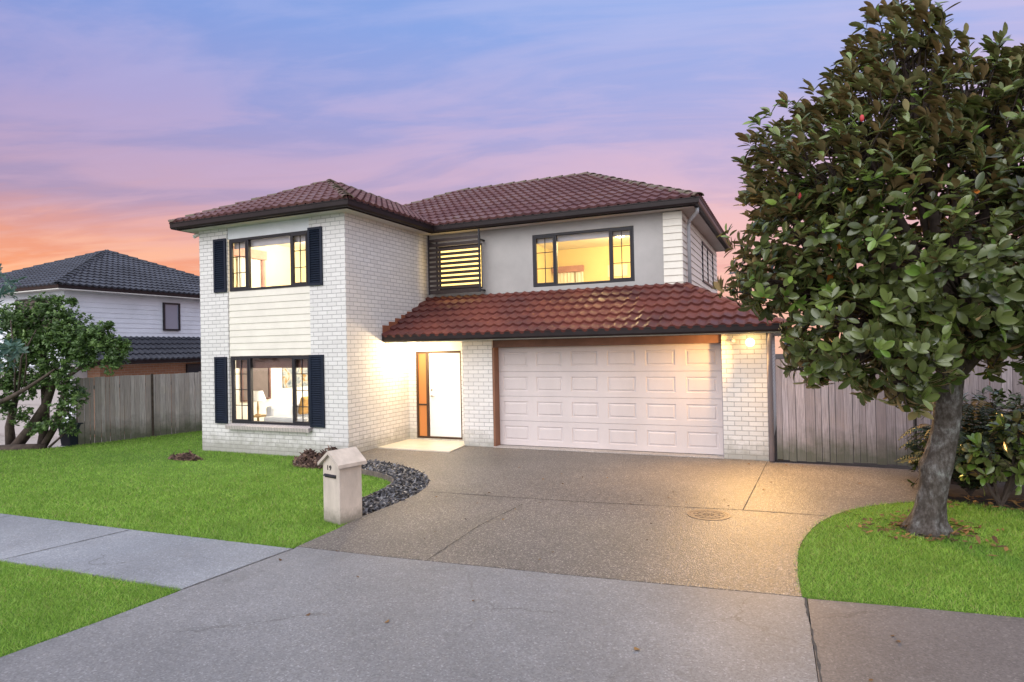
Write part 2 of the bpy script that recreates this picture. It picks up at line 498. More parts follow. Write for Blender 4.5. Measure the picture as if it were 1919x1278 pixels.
def blade_mat(name, c_lo, c_mid, c_hi):
    mt = mat(name, c_mid, 0.55, 0.25)
    nt, b = bsdf(mt)
    at = N(nt, 'ShaderNodeAttribute', attribute_name='rnd')
    c = ramp(nt, at.outputs['Fac'], [(0.08, c_lo), (0.45, c_mid), (0.80, c_hi), (0.90, (0.34, 0.36, 0.11)), (1.0, (0.42, 0.37, 0.18))])
    co = objco(nt)
    pat = noise(nt, co, 1.6, 5, 0.65)
    c = mixc(nt, ramp(nt, pat, [(0.38, 0.5), (0.60, 0.0)]), c, tuple(x * .60 for x in c_mid))
    c = mixc(nt, ramp(nt, noise(nt, co, 4.5, 6, 0.7), [(0.58, 0.0), (0.72, 0.45)]), c, (0.34, 0.36, 0.11))
    nt.links.new(c, b.inputs['Base Color'])
    tr = N(nt, 'ShaderNodeBsdfTranslucent')
    nt.links.new(c, tr.inputs[0])
    mx = N(nt, 'ShaderNodeMixShader', i_0=0.3)
    out = nt.nodes['Material Output']
    nt.links.new(b.outputs[0], mx.inputs[1])
    nt.links.new(tr.outputs[0], mx.inputs[2])
    nt.links.new(mx.outputs[0], out.inputs[0])
    return mt


M['blade'] = blade_mat('grass_blade', (0.100, 0.235, 0.022), (0.265, 0.475, 0.062), (0.43, 0.61, 0.15))

mt = mat('magnolia_bark', (0.2, 0.19, 0.18), 0.9, 0.2)
nt_, b_ = bsdf(mt)
co_ = objco(nt_)
n1 = noise(nt_, co_, 5, 8, 0.7)
n2 = noise(nt_, objco(nt_, (1, 1, .45)), 26, 6, 0.7)
c_ = ramp(nt_, n1, [(0.32, (0.045, 0.036, 0.030)), (0.48, (0.115, 0.100, 0.090)), (0.58, (0.19, 0.18, 0.175)), (0.70, (0.32, 0.35, 0.32))])
c_ = mixc(nt_, ramp(nt_, n2, [(0.42, 0.8), (0.6, 0.0)]), c_, (0.045, 0.036, 0.030))
nt_.links.new(c_, b_.inputs['Base Color'])
bump(nt_, b_, n2, 0.9, 0.02)
M['bark'] = mt
M['bark2'] = varied('brown_bark', (0.085, 0.062, 0.050), 0.9, 0.25, 8, 0.01, 30)
M['twig'] = varied('grey_twig', (0.17, 0.14, 0.12), 0.9, 0.2, 8)

G = srgb
M['mag_top'] = leaf_mat('magnolia_leaf', [(0.0, (0.046, 0.066, 0.020)), (0.5, (0.108, 0.138, 0.040)), (0.8, (0.165, 0.220, 0.056)), (0.93, (0.21, 0.310, 0.056)), (0.985, (0.14, 0.26, 0.04)), (1.0, (0.40, 0.13, 0.02))], 0.26, 0.22, 0.6)
M['mag_under'] = leaf_mat('magnolia_leaf_underside', [(0.0, (0.34, 0.22, 0.095)), (0.35, (0.42, 0.31, 0.15)), (0.65, (0.36, 0.34, 0.16)), (1.0, (0.33, 0.36, 0.17))], 0.7, 0.22, 0.2)
M['shrub_leaf'] = leaf_mat('shrub_leaf', [(0.0, (0.034, 0.068, 0.020)), (0.5, (0.085, 0.160, 0.040)), (0.85, (0.15, 0.250, 0.060)), (1.0, (0.25, 0.36, 0.13))], 0.45, 0.25)
M['blue_leaf'] = leaf_mat('blue_green_leaf', [(0.0, (0.035, 0.080, 0.070)), (0.6, (0.085, 0.170, 0.145)), (1.0, (0.19, 0.28, 0.22))], 0.4, 0.2)
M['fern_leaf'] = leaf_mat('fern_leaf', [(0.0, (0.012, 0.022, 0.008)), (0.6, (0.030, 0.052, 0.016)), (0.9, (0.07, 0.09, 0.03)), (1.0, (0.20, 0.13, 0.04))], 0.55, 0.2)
M['dead_leaf'] = leaf_mat('dead_leaf', [(0.0, (0.07, 0.035, 0.018)), (0.5, (0.16, 0.08, 0.03)), (1.0, (0.30, 0.17, 0.05))], 0.75, 0.1)
M['strap_leaf'] = leaf_mat('strap_leaf', [(0.0, (0.10, 0.13, 0.11)), (1.0, (0.24, 0.28, 0.24))], 0.35, 0.1)
M['slatechip'] = leaf_mat('slate_chip', [(0.0, (0.026, 0.026, 0.030)), (0.55, (0.085, 0.085, 0.096)), (0.85, (0.17, 0.17, 0.185)), (1.0, (0.34, 0.32, 0.30))], 0.55, 0.0, 0.4)
M['debris'] = leaf_mat('dry_debris', [(0.0, (0.030, 0.018, 0.016)), (0.5, (0.10, 0.060, 0.050)), (0.8, (0.22, 0.14, 0.10)), (1.0, (0.32, 0.26, 0.24))], 0.85, 0.0, 0.2)
M['cone'] = varied('seed_cone', (0.50, 0.05, 0.06), 0.6, 0.1, 20)


# ---------------------------------------------------------------- geometry helpers
class MB:
    def __init__(s):
        s.v, s.f, s.uv, s.mi = [], [], [], []

    def face(s, pts, uv=None, mi=0):
        i = len(s.v)
        s.v += [tuple(p) for p in pts]
        s.f.append(tuple(range(i, i + len(pts))))
        s.uv.append(uv or [(p[0] + p[1], p[2]) for p in pts])
        s.mi.append(mi)

    def box(s, x0, x1, y0, y1, z0, z1, mi=0):
        P = lambda x, y, z: (x, y, z)
        s.face([P(x0, y0, z0), P(x1, y0, z0), P(x1, y0, z1), P(x0, y0, z1)], [(x0, z0), (x1, z0), (x1, z1), (x0, z1)], mi)
        s.face([P(x1, y1, z0), P(x0, y1, z0), P(x0, y1, z1), P(x1, y1, z1)], [(x1, z0), (x0, z0), (x0, z1), (x1, z1)], mi)
        s.face([P(x1, y0, z0), P(x1, y1, z0), P(x1, y1, z1), P(x1, y0, z1)], [(y0, z0), (y1, z0), (y1, z1), (y0, z1)], mi)
        s.face([P(x0, y1, z0), P(x0, y0, z0), P(x0, y0, z1), P(x0, y1, z1)], [(y1, z0), (y0, z0), (y0, z1), (y1, z1)], mi)
        s.face([P(x0, y0, z1), P(x1, y0, z1), P(x1, y1, z1), P(x0, y1, z1)], [(x0, y0), (x1, y0), (x1, y1), (x0, y1)], mi)
        s.face([P(x0, y1, z0), P(x1, y1, z0), P(x1, y0, z0), P(x0, y0, z0)], [(x0, y1), (x1, y1), (x1, y0), (x0, y0)], mi)
        return s

    def obox(s, c, ax, ay, az, sx, sy, sz, mi=0):
        """oriented box: centre, unit axes, full sizes"""
        c, ax, ay, az = Vector(c), Vector(ax), Vector(ay), Vector(az)
        K = {}
        for i in (-1, 1):
            for j in (-1, 1):
                for k in (-1, 1):
                    K[i, j, k] = c + ax * sx * .5 * i + ay * sy * .5 * j + az * sz * .5 * k
        for q in (((-1, -1, -1), (1, -1, -1), (1, -1, 1), (-1, -1, 1)), ((1, 1, -1), (-1, 1, -1), (-1, 1, 1), (1, 1, 1)),
                  ((1, -1, -1), (1, 1, -1), (1, 1, 1), (1, -1, 1)), ((-1, 1, -1), (-1, -1, -1), (-1, -1, 1), (-1, 1, 1)),
                  ((-1, -1, 1), (1, -1, 1), (1, 1, 1), (-1, 1, 1)), ((-1, 1, -1), (1, 1, -1), (1, -1, -1), (-1, -1, -1))):
            s.face([K[a] for a in q], None, mi)
        return s

    def tube(s, pts, radii, n=8, mi=0, cap=True, jit=0.0):
        pts = [Vector(p) for p in pts]
        rings = []
        px = None
        for i, p in enumerate(pts):
            t = (pts[min(i + 1, len(pts) - 1)] - pts[max(i - 1, 0)]).normalized()
            if px is None:
                px = t.orthogonal().normalized()
            px = (px - t * px.dot(t)).normalized()
            py = t.cross(px)
            r = radii[i] if hasattr(radii, '__len__') else radii
            rings.append([p + (px * math.cos(2 * math.pi * k / n) + py * math.sin(2 * math.pi * k / n)) * r * (1 + jit * random.uniform(-1, 1)) for k in range(n)])
        b = len(s.v)
        for rg in rings:
            s.v += [tuple(q) for q in rg]
        for i in range(len(rings) - 1):
            for k in range(n):
                a, c = b + i * n + k, b + i * n + (k + 1) % n
                s.f.append((a, c, c + n, a + n))
                s.uv.append([(k / n, i), ((k + 1) / n, i), ((k + 1) / n, i + 1), (k / n, i + 1)])
                s.mi.append(mi)
        if cap:
            for ring, rev in ((0, True), (len(rings) - 1, False)):
                idx = [b + ring * n + k for k in range(n)]
                s.f.append(tuple(reversed(idx)) if rev else tuple(idx))
                s.uv.append([(0, 0)] * n)
                s.mi.append(mi)
        return s

    def lathe(s, prof, c, axis=(0, 0, 1), n=20, mi=0):
        axis = Vector(axis).normalized()
        ux = axis.orthogonal().normalized()
        uy = axis.cross(ux)
        c = Vector(c)
        b = len(s.v)
        for r, h in prof:
            for k in range(n):
                a = 2 * math.pi * k / n
                s.v.append(tuple(c + axis * h + (ux * math.cos(a) + uy * math.sin(a)) * r))
        for i in range(len(prof) - 1):
            for k in range(n):
                a, d = b + i * n + k, b + i * n + (k + 1) % n
                s.f.append((a, d, d + n, a + n))
                s.uv.append([(0, 0)] * 4)
                s.mi.append(mi)
        return s

    def prism(s, poly, z0, z1, mi=0):
        """vertical prism over a plan polygon (counter-clockwise)"""
        n = len(poly)
        s.face([(x, y, z1) for x, y in poly], [(x, y) for x, y in poly], mi)
        s.face([(x, y, z0) for x, y in reversed(poly)], None, mi)
        for i in range(n):
            a, b = poly[i], poly[(i + 1) % n]
            s.face([(a[0], a[1], z0), (b[0], b[1], z0), (b[0], b[1], z1), (a[0], a[1], z1)], None, mi)
        return s

    def build(s, name, mats, parent=None, loc=None, smooth=False, bevel=0.0, weld=False):
        if not isinstance(mats, (list, tuple)):
            mats = [mats]
        off = Vector((0, 0, 0))
        if parent is not None:
            p = parent
            while p is not None:
                off += p.location
                p = p.parent
        if loc is not None:
            off = off + Vector(loc) if parent is None else off
        me = bpy.data.meshes.new(name)
        me.from_pydata([(v[0] - off.x, v[1] - off.y, v[2] - off.z) for v in s.v], [], s.f)
        uvl = me.uv_layers.new(name='UVMap')
        flat = [c for u in s.uv for p in u for c in p]
        uvl.data.foreach_set('uv', flat)
        me.polygons.foreach_set('material_index', s.mi)
        for mm in mats:
            me.materials.append(mm)
        if weld or bevel:
            bm = bmesh.new()
            bm.from_mesh(me)
            bmesh.ops.remove_doubles(bm, verts=bm.verts, dist=1e-5)
            bm.to_mesh(me)
            bm.free()
        if smooth:
            me.polygons.foreach_set('use_smooth', [True] * len(me.polygons))
        o = bpy.data.objects.new(name, me)
        COL.objects.link(o)
        if parent is not None:
            o.parent = parent
        elif loc is not None:
            o.location = loc
        if bevel:
            bv = o.modifiers.new('bevel', 'BEVEL')
            bv.width = bevel
            bv.segments = 2
            bv.limit_method = 'ANGLE'
        return o


def tag(o, label, cat, group=None):
    o['label'] = label
    o['category'] = cat
    if group:
        o['group'] = group
    return o


def thing(name, label, cat, loc, group=None):
    o = bpy.data.objects.new(name, None)
    o.empty_display_size = 0.3
    COL.objects.link(o)
    o.location = loc
    return tag(o, label, cat, group)


def kind(o, k):
    o['kind'] = k
    return o


def npmesh(name, V, F, mats, parent=None, rnd=None, mi=None, smooth=False, loc=None):
    """V (n,3) world coords, F (m,k) constant-size faces"""
    off = np.zeros(3)
    p = parent
    while p is not None:
        off += np.array(p.location)
        p = p.parent
    if parent is None and loc is not None:
        off = np.array(loc, float)
    me = bpy.data.meshes.new(name)
    V = np.asarray(V, np.float64) - off
    F = np.asarray(F, np.int32)
    m_, k_ = F.shape
    me.vertices.add(len(V))
    me.vertices.foreach_set('co', V.astype(np.float32).ravel())
    me.loops.add(m_ * k_)
    me.loops.foreach_set('vertex_index', F.ravel())
    me.polygons.add(m_)
    me.polygons.foreach_set('loop_start', np.arange(m_, dtype=np.int32) * k_)
    if mi is not None:
        me.polygons.foreach_set('material_index', np.asarray(mi, np.int32))
    me.update(calc_edges=True)
    me.polygons.foreach_set('use_smooth', np.full(m_, bool(smooth)))
    if rnd is not None:
        at = me.attributes.new('rnd', 'FLOAT', 'POINT')
        at.data.foreach_set('value', np.asarray(rnd, np.float32))
    for mm in (mats if isinstance(mats, (list, tuple)) else [mats]):
        me.materials.append(mm)
    o = bpy.data.objects.new(name, me)
    COL.objects.link(o)
    if parent is not None:
        o.parent = parent
    elif loc is not None:
        o.location = loc
    return o


def wall(mb, P, us, u1, z0, z1, t, holes, mi=0, uoff=0.0, zedge=True):
    """wall sheet of thickness t with rectangular holes; P(u,z,d) -> world, d = depth into the wall"""
    U = sorted({us, u1, *[h for q in holes for h in q[:2]]})
    Z = sorted({z0, z1, *[h for q in holes for h in q[2:]]})
    inh = lambda a, b: any(h[0] < a < h[1] and h[2] < b < h[3] for h in holes)
    q = lambda pts: mb.face([P(*p) for p in pts], [(p[0] + uoff, p[1]) if True else 0 for p in pts], mi)
    for i in range(len(U) - 1):
        for j in range(len(Z) - 1):
            if inh((U[i] + U[i + 1]) / 2, (Z[j] + Z[j + 1]) / 2):
                continue
            a, b, c, d = U[i], U[i + 1], Z[j], Z[j + 1]
            q([(a, c, 0), (b, c, 0), (b, d, 0), (a, d, 0)])
            q([(b, c, t), (a, c, t), (a, d, t), (b, d, t)])
    def rev(a, c, b, d, uv):
        mb.face([P(a, c, 0), P(b, d, 0), P(b, d, t), P(a, c, t)], uv, mi)
    for (a, b, c, d) in list(holes) + [(us, u1, z0, z1)]:
        rev(a, c, a, d, [(a + uoff, c), (a + uoff, d), (a + t + uoff, d), (a + t + uoff, c)])
        rev(b, c, b, d, [(b + uoff, c), (b + uoff, d), (b + t + uoff, d), (b + t + uoff, c)])
        rev(a, c, b, c, [(a, c), (b, c), (b, c + t), (a, c + t)])
        rev(a, d, b, d, [(a, d), (b, d), (b, d + t), (a, d + t)])


def boards(mb, P, u0, u1, z0, z1, h=0.145, lap=0.018, d0=0.0, mi=0):
    """lapped weatherboards; P(u,z,d), d outward"""
    n = max(1, round((z1 - z0) / h))
    h = (z1 - z0) / n
    for i in range(n):
        a, b = z0 + i * h, z0 + (i + 1) * h
        mb.face([P(u0, a, d0 + lap), P(u1, a, d0 + lap), P(u1, b, d0 + .003), P(u0, b, d0 + .003)], None, mi)
        mb.face([P(u0, a, d0), P(u1, a, d0), P(u1, a, d0 + lap), P(u0, a, d0 + lap)], None, mi)
        for u in (u0, u1):
            mb.face([P(u, a, d0), P(u, a, d0 + lap), P(u, b, d0 + .003), P(u, b, d0)], None, mi)


def sweep(mb, path, prof, mi=0):
    """sweep a closed (outward, z) profile along an open plan polyline with mitres; outward is right of travel"""
    n = len(path)
    dirs = [(Vector(path[i + 1]) - Vector(path[i])).normalized() for i in range(n - 1)]
    rings = []
    for i in range(n):
        d0 = dirs[max(0, i - 1)]
        d1 = dirs[min(n - 2, i)]
        n0, n1 = Vector((d0.y, -d0.x)), Vector((d1.y, -d1.x))
        mm = (n0 + n1)
        mm = mm / max(1e-6, mm.dot(n0))
        rings.append([(path[i][0] + mm.x * o, path[i][1] + mm.y * o, z) for o, z in prof])
    k = len(prof)
    for i in range(n - 1):
        for j in range(k):
            mb.face([rings[i][j], rings[i][(j + 1) % k], rings[i + 1][(j + 1) % k], rings[i + 1][j]], None, mi)
    mb.face(rings[0], None, mi)
    mb.face(list(reversed(rings[-1])), None, mi)


GUT = lambda z: [(0, z), (.085, z), (.105, z + .035), (.108, z + .118), (.118, z + .122), (.118, z + .14), (.10, z + .14), (.092, z + .125), (0, z + .10)]


def roof_plane(name, poly, mats, parent, tw=0.215, ch=0.34, amp=0.021, step=0.048, nseg=8, lift=0.02):
    """interlocking wavy tiles laid over a planar convex polygon whose first edge is the eave"""
    P = [Vector(p) for p in poly]
    o = P[0]
    ux = (P[1] - P[0]).normalized()
    nz = (P[1] - P[0]).cross(P[2] - P[0]).normalized()
    if nz.z < 0:
        nz = -nz
    vy = nz.cross(ux)
    if vy.z < 0:
        vy = -vy
    loc2 = [((p - o).dot(ux), (p - o).dot(vy)) for p in P]
    umin, umax = min(a for a, b in loc2), max(a for a, b in loc2)
    vmax = max(b for a, b in loc2)
    i0, i1 = math.floor(umin / tw) - 1, math.ceil(umax / tw) + 1
    us = np.arange(i0 * nseg, i1 * nseg + 1) / nseg * tw
    ph = us / tw * 2 * np.pi
    wave = amp * (0.8 * np.cos(ph) + 0.2 * np.cos(2 * ph + 0.9))
    verts, faces, uvs = [], [], []
    for c in range(int(math.ceil(vmax / ch)) + 1):
        v0, v1 = c * ch - 0.015, (c + 1) * ch
        rag = 0.010 * np.cos(ph + 0.5)
        rows = [(v0 + rag, wave - 0.012 + lift), (v0 + rag, wave + step + lift), (v0 + 0.06 + rag, wave + step + .004 + lift), (np.full_like(us, v1), wave * 0.9 + 0.002 + lift)]
        b = len(verts)
        for v, z in rows:
            for q in range(len(us)):
                verts.append(tuple(o + ux * us[q] + vy * float(v[q]) + nz * float(z[q])))
        L = len(us)
        for r in range(3):
            for q in range(L - 1):
                a = b + r * L + q
                faces.append((a, a + 1, a + L + 1, a + L))
                un, vn = us[q] / tw + 0.5, c + 0.5
                uvs.append((math.floor(us[q] / tw + 0.55 + 1e-6) + .5, vn))
    me = bpy.data.meshes.new(name)
    off = Vector((0, 0, 0))
    p = parent
    while p is not None:
        off += p.location
        p = p.parent
    me.from_pydata([tuple(Vector(v) - off) for v in verts], [], faces)
    uvl = me.uv_layers.new(name='UVMap')
    uvl.data.foreach_set('uv', [c for u in uvs for _ in range(4) for c in u])
    me.polygons.foreach_set('use_smooth', [True] * len(faces))
    bm = bmesh.new()
    bm.from_mesh(me)
    cen = sum(P, Vector()) / len(P)
    for i in range(len(P)):
        a, b = P[i], P[(i + 1) % len(P)]
        nn = (b - a).cross(nz).normalized()
        if (cen - a).dot(nn) > 0:
            nn = -nn
        aa = a
        if i == 0:
            aa = a + nn * 0.03
        bmesh.ops.bisect_plane(bm, geom=bm.verts[:] + bm.edges[:] + bm.faces[:], plane_co=aa - off, plane_no=nn, clear_outer=True)
    for e in bm.edges:
        if len(e.link_faces) == 2 and e.link_faces[0].normal.angle(e.link_faces[1].normal, 0) > 0.6:
            e.smooth = False
    # deck below the tiles
    vs = [bm.verts.new(pp - nz * 0.03 - off) for pp in P]
    bm.faces.new(vs)
    bm.to_mesh(me)
    bm.free()
    me.materials.append(mats)
    ob = bpy.data.objects.new(name, me)
    COL.objects.link(ob)
    ob.parent = parent
    return ob


def cap_run(mb, a, b, r=0.12, ln=0.36):
    a, b = Vector(a), Vector(b)
    t = (b - a)
    L = t.length
    t.normalize()
    side = t.cross(Vector((0, 0, 1))).normalized()
    up = side.cross(t).normalized()
    n = max(1, int(L / ln))
    st = L / n
    for i in range(n):
        jz = random.uniform(-.006, .006)
        p0 = a + t * (i * st - 0.03) + up * (0.035 + jz)
        p1 = a + t * ((i + 1) * st + 0.01) + up * (0.01 + jz)
        seg = 8
        for k in range(seg):
            A0, A1 = math.pi * k / seg, math.pi * (k + 1) / seg
            f = lambda p, ang, rr: p + side * math.cos(ang) * rr + up * (math.sin(ang) * rr * .62 - .02)
            mb.face([f(p0, A0, r), f(p0, A1, r), f(p1, A1, r * .86), f(p1, A0, r * .86)])
            mb.face([f(p0, A0, r), f(p0, A1, r), f(p0, A1, r - .022), f(p0, A0, r - .022)])


def triangulate_fill(name, poly, z, mt, parent=None, loc=None, thick=0.12, edge=0.0):
    """a flat slab over any simple plan polygon"""
    bm = bmesh.new()
    off = Vector(loc) if loc else Vector((0, 0, 0))
    zf = z if callable(z) else (lambda x, y: z)
    top = [bm.verts.new((x - off.x, y - off.y, zf(x, y) - off.z)) for x, y in poly]
    f = bm.faces.new(top)
    bmesh.ops.recalc_face_normals(bm, faces=[f])
    if f.normal.z < 0:
        f.normal_flip()
    bot = [bm.verts.new((x - off.x, y - off.y, zf(x, y) - thick - off.z)) for x, y in poly]
    n = len(poly)
    for i in range(n):
        bm.faces.new((top[i], top[(i + 1) % n], bot[(i + 1) % n], bot[i]))
    bmesh.ops.triangulate(bm, faces=[f])
    me = bpy.data.meshes.new(name)
    bm.to_mesh(me)
    bm.free()
    me.materials.append(mt)
    o = bpy.data.objects.new(name, me)
    o.location = off
    COL.objects.link(o)
    return o


def smooth_poly(pts, it=2):
    """Chaikin on an open polyline"""
    for _ in range(it):
        q = [pts[0]]
        for a, b in zip(pts, pts[1:]):
            q.append((a[0] * .75 + b[0] * .25, a[1] * .75 + b[1] * .25))
            q.append((a[0] * .25 + b[0] * .75, a[1] * .25 + b[1] * .75))
        q.append(pts[-1])
        pts = q
    return pts


def in_poly(x, y, poly):
    x, y = np.asarray(x), np.asarray(y)
    r = np.zeros(x.shape, bool)
    n = len(poly)
    for i in range(n):
        x1, y1 = poly[i]
        x2, y2 = poly[(i + 1) % n]
        c = ((y1 > y) != (y2 > y)) & (x < (x2 - x1) * (y - y1) / (y2 - y1 + 1e-12) + x1)
        r ^= c
    return r


def point_light(name, loc, power, col, size, parent=None):
    d = bpy.data.lights.new(name, 'POINT')
    d.energy = power
    d.color = col
    d.shadow_soft_size = size
    o = bpy.data.objects.new(name, d)
    COL.objects.link(o)
    if parent is not None:
        o.parent = parent
        o.location = Vector(loc) - parent.location
    else:
        o.location = loc
    return o


# ================================================================ ground
def lawn_z(x, y):
    return -0.005 - 0.085 * min(1.0, max(0.0, (y + 5.1) / 4.0))


gm = MB()
gx = [-90, -30, -16, -9.6, -8.6, -8.1, 3, 12, 20, 90]
gy = [-60, -20, -8, -2, 0, 4, 12, 30, 120]
hz = lambda x, y: -0.20 if x > -8.3 else (-0.62 if x < -8.9 else -0.3)
for i in range(len(gx) - 1):
    for j in range(len(gy) - 1):
        gm.face([(gx[a], gy[b], hz(gx[a], gy[b])) for a, b in ((i, j), (i + 1, j), (i + 1, j + 1), (i, j + 1))])
kind(gm.build('ground', M['soil'], weld=True), 'structure')

slate_out = [(0.0, -0.02), (0.54, -0.37), (1.11, -0.37), (1.96, -0.74), (2.53, -1.18), (2.90, -1.67), (3.12, -2.25), (3.18, -2.8), (3.17, -3.5), (3.14, -3.73)]
slate_out = slate_out[:1] + smooth_poly(slate_out[1:], 2)
slate_in = [(0.0, -0.72), (0.45, -0.95), (1.17, -1.15), (1.76, -1.36), (2.14, -1.60), (2.38, -1.92), (2.52, -2.38), (2.56, -2.85), (2.58, -3.3), (2.62, -3.62)]
slate_in = smooth_poly(slate_in, 2)
rg_edge = smooth_poly([(8.21, -4.57), (8.18, -4.1), (8.18, -3.6), (8.21, -3.05), (8.36, -2.32), (8.58, -1.76), (8.91, -1.24), (9.32, -0.87), (9.7, -0.64), (10.0, -0.55)], 2)

# driveway in exposed aggregate
drive = [(0.0, 0.0)] + slate_out[1:] + [(3.22, -4.30), (3.25, -4.98), (4.27, -4.93), (6.42, -4.75), (8.21, -4.57)] + rg_edge[1:] + [(10.0, 1.62), (7.76, 1.72), (7.0, 1.9), (7.0, 2.2), (0.0, 2.2)]
kind(triangulate_fill('driveway', drive, 0.0, M['agg'], loc=(5, -2, 0)), 'structure')
apron = [(3.27, -5.06), (3.25, -4.99), (4.27, -4.94), (6.42, -4.76), (8.21, -4.58), (8.24, -4.60), (8.30, -6.6), (8.6, -12.0), (2.2, -12.0), (3.05, -7.69), (3.12, -7.0), (3.16, -6.31)]
kind(triangulate_fill('crossing', apron, -0.002, M['apron'], loc=(5.5, -7, 0)), 'structure')
path_l = [(-18, -5.92), (-1.66, -5.27), (1.06, -5.17), (3.255, -5.06), (3.145, -6.31), (1.79, -6.37), (0.61, -6.44), (-18, -7.2)]
kind(triangulate_fill('footpath', path_l, 0.0, M['path'], loc=(-2, -5.8, 0)), 'structure')
path_r = [(8.25, -4.60), (8.96, -4.51), (9.72, -4.43), (18, -3.6), (18, -4.95), (8.286, -6.0)]
kind(triangulate_fill('footpath', path_r, 0.0, M['path_dark'], loc=(10, -5, 0)), 'structure')

# control joints
jm = MB()


def strip(mb, pts, wd, z, jit=0.3):
    out = []
    for a, b in zip(pts, pts[1:]):
        n = max(2, int(math.dist(a, b) / 0.08))
        for i in range(n):
            out.append((a[0] + (b[0] - a[0]) * i / n, a[1] + (b[1] - a[1]) * i / n))
    out.append(pts[-1])
    L, Rr = [], []
    for i, p in enumerate(out):
        q0, q1 = out[max(0, i - 1)], out[min(len(out) - 1, i + 1)]
        d = Vector((q1[0] - q0[0], q1[1] - q0[1])).normalized()
        ww = wd * .5 * (1 + jit * random.uniform(-1, 1))
        c = random.uniform(-1, 1) * wd * jit * .5
        L.append((p[0] - d.y * (ww + c), p[1] + d.x * (ww + c), z))
        Rr.append((p[0] + d.y * (ww - c), p[1] - d.x * (ww - c), z))
    for i in range(len(out) - 1):
        mb.face([L[i], Rr[i], Rr[i + 1], L[i + 1]])


strip(jm, [(3.28, -2.27), (5.47, -2.13), (7.56, -1.87), (8.52, -1.82)], .016, .004)
strip(jm, [(7.74, 1.70), (7.57, -1.86)], .012, .004)
strip(jm, [(4.84, -2.50), (4.75, -3.6), (4.79, -4.4), (4.81, -4.88)], .009, .004, .6)
strip(jm, [(8.23, -4.59), (8.27, -5.39), (8.31, -6.1)], .013, .004, .8)
strip(jm, [(3.255, -5.06), (3.15, -6.31)], .008, .004, .4)
strip(jm, [(0.62, -6.42), (0.85, -5.21)], .014, .004, .4)
strip(jm, [(-1.6, -6.5), (-1.36, -5.3)], .014, .004, .4)
strip(jm, [(-3.9, -6.6), (-3.7, -5.4)], .014, .004, .4)
kind(jm.build('pavement_joints', M['joint']), 'structure')

# lawns: turf sheet + blades
lawn_l = [(3.22, -5.06), (1.06, -5.16), (-1.66, -5.26), (-18, -5.9), (-18, -5), (-9.2, -1.9), (-8.85, -1.5), (-8.3, -0.9), (-7.95, -0.29), (-7.05, 3.4), (-4.09, 3.4), (-4.09, -0.0), (0.0, -0.0), (0.0, -0.72)] + slate_in[1:] + [(2.7, -3.7), (3.14, -3.80), (3.2, -4.3)]
kind(triangulate_fill('lawn', lawn_l, lambda x, y: lawn_z(x, y) - .004, M['turf'], loc=(-2, -3, 0), thick=.05), 'structure')
verge = [(3.13, -6.33), (1.79, -6.39), (0.61, -6.46), (-18, -7.22), (-18, -12), (2.1, -12.0), (3.03, -7.69), (3.10, -7.0)]
kind(triangulate_fill('lawn', verge, -0.008, M['turf'], loc=(-2, -8, 0), thick=.05), 'structure')
lawn_r = rg_edge + [(10.6, -0.75), (11.2, -0.8), (18, -0.8), (18, -3.62), (9.72, -4.42), (8.96, -4.49)]
kind(triangulate_fill('lawn', lawn_r, -0.008, M['turf'], loc=(11, -2.5, 0), thick=.05), 'structure')


def grass(name, poly, box, dens_fn, zf, hgt, wid, loc, mt):
    x0, x1, y0, y1 = box
    dmax = dens_fn(None, None, True)
    n = int((x1 - x0) * (y1 - y0) * dmax)
    x = RNG.uniform(x0, x1, n)
    y = RNG.uniform(y0, y1, n)
    k = in_poly(x + RNG.normal(0, .018, n), y + RNG.normal(0, .018, n), poly) & (RNG.uniform(0, 1, n) < dens_fn(x, y, False) / dmax)
    k &= RNG.uniform(.16, .42, n) < np.hypot(x - 9.49, y + 2.15)
    x, y = x[k], y[k]
    n = len(x)
    dist = np.hypot(x - CAM.x, y - CAM.y)
    sc_ = np.clip(dist / 6.0, 0.85, 2.0) ** 0.8
    a = RNG.uniform(0, 2 * np.pi, n)
    h = hgt * RNG.uniform(0.5, 1.25, n) * (0.8 + 0.2 * sc_)
    wd = wid * sc_ * RNG.uniform(0.7, 1.3, n)
    ln = RNG.normal(0, 0.8, (n, 2)) * h[:, None]
    z = np.array([zf(p, q) for p, q in zip(x, y)]) if zf is not None else np.full(n, -.008)
    V = np.zeros((n, 3, 3))
    V[:, 0, 0], V[:, 0, 1], V[:, 0, 2] = x - np.cos(a) * wd, y - np.sin(a) * wd, z - .004
    V[:, 1, 0], V[:, 1, 1], V[:, 1, 2] = x + np.cos(a) * wd, y + np.sin(a) * wd, z - .004
    V[:, 2, 0], V[:, 2, 1], V[:, 2, 2] = x + ln[:, 0], y + ln[:, 1], z + h
    r = np.repeat(np.clip(RNG.normal(.48, .27, n), 0, 1), 3)
    o = npmesh(name, V.reshape(-1, 3), np.arange(n * 3).reshape(-1, 3), mt, rnd=r, loc=loc)
    kind(o, 'stuff')
    return o


def dens_main(x, y, mx):
    if mx:
        return 6500
    d = np.hypot(x - CAM.x, y - CAM.y)
    return np.clip(6500 * (7.0 / d) ** 1.7, 900, 6500)


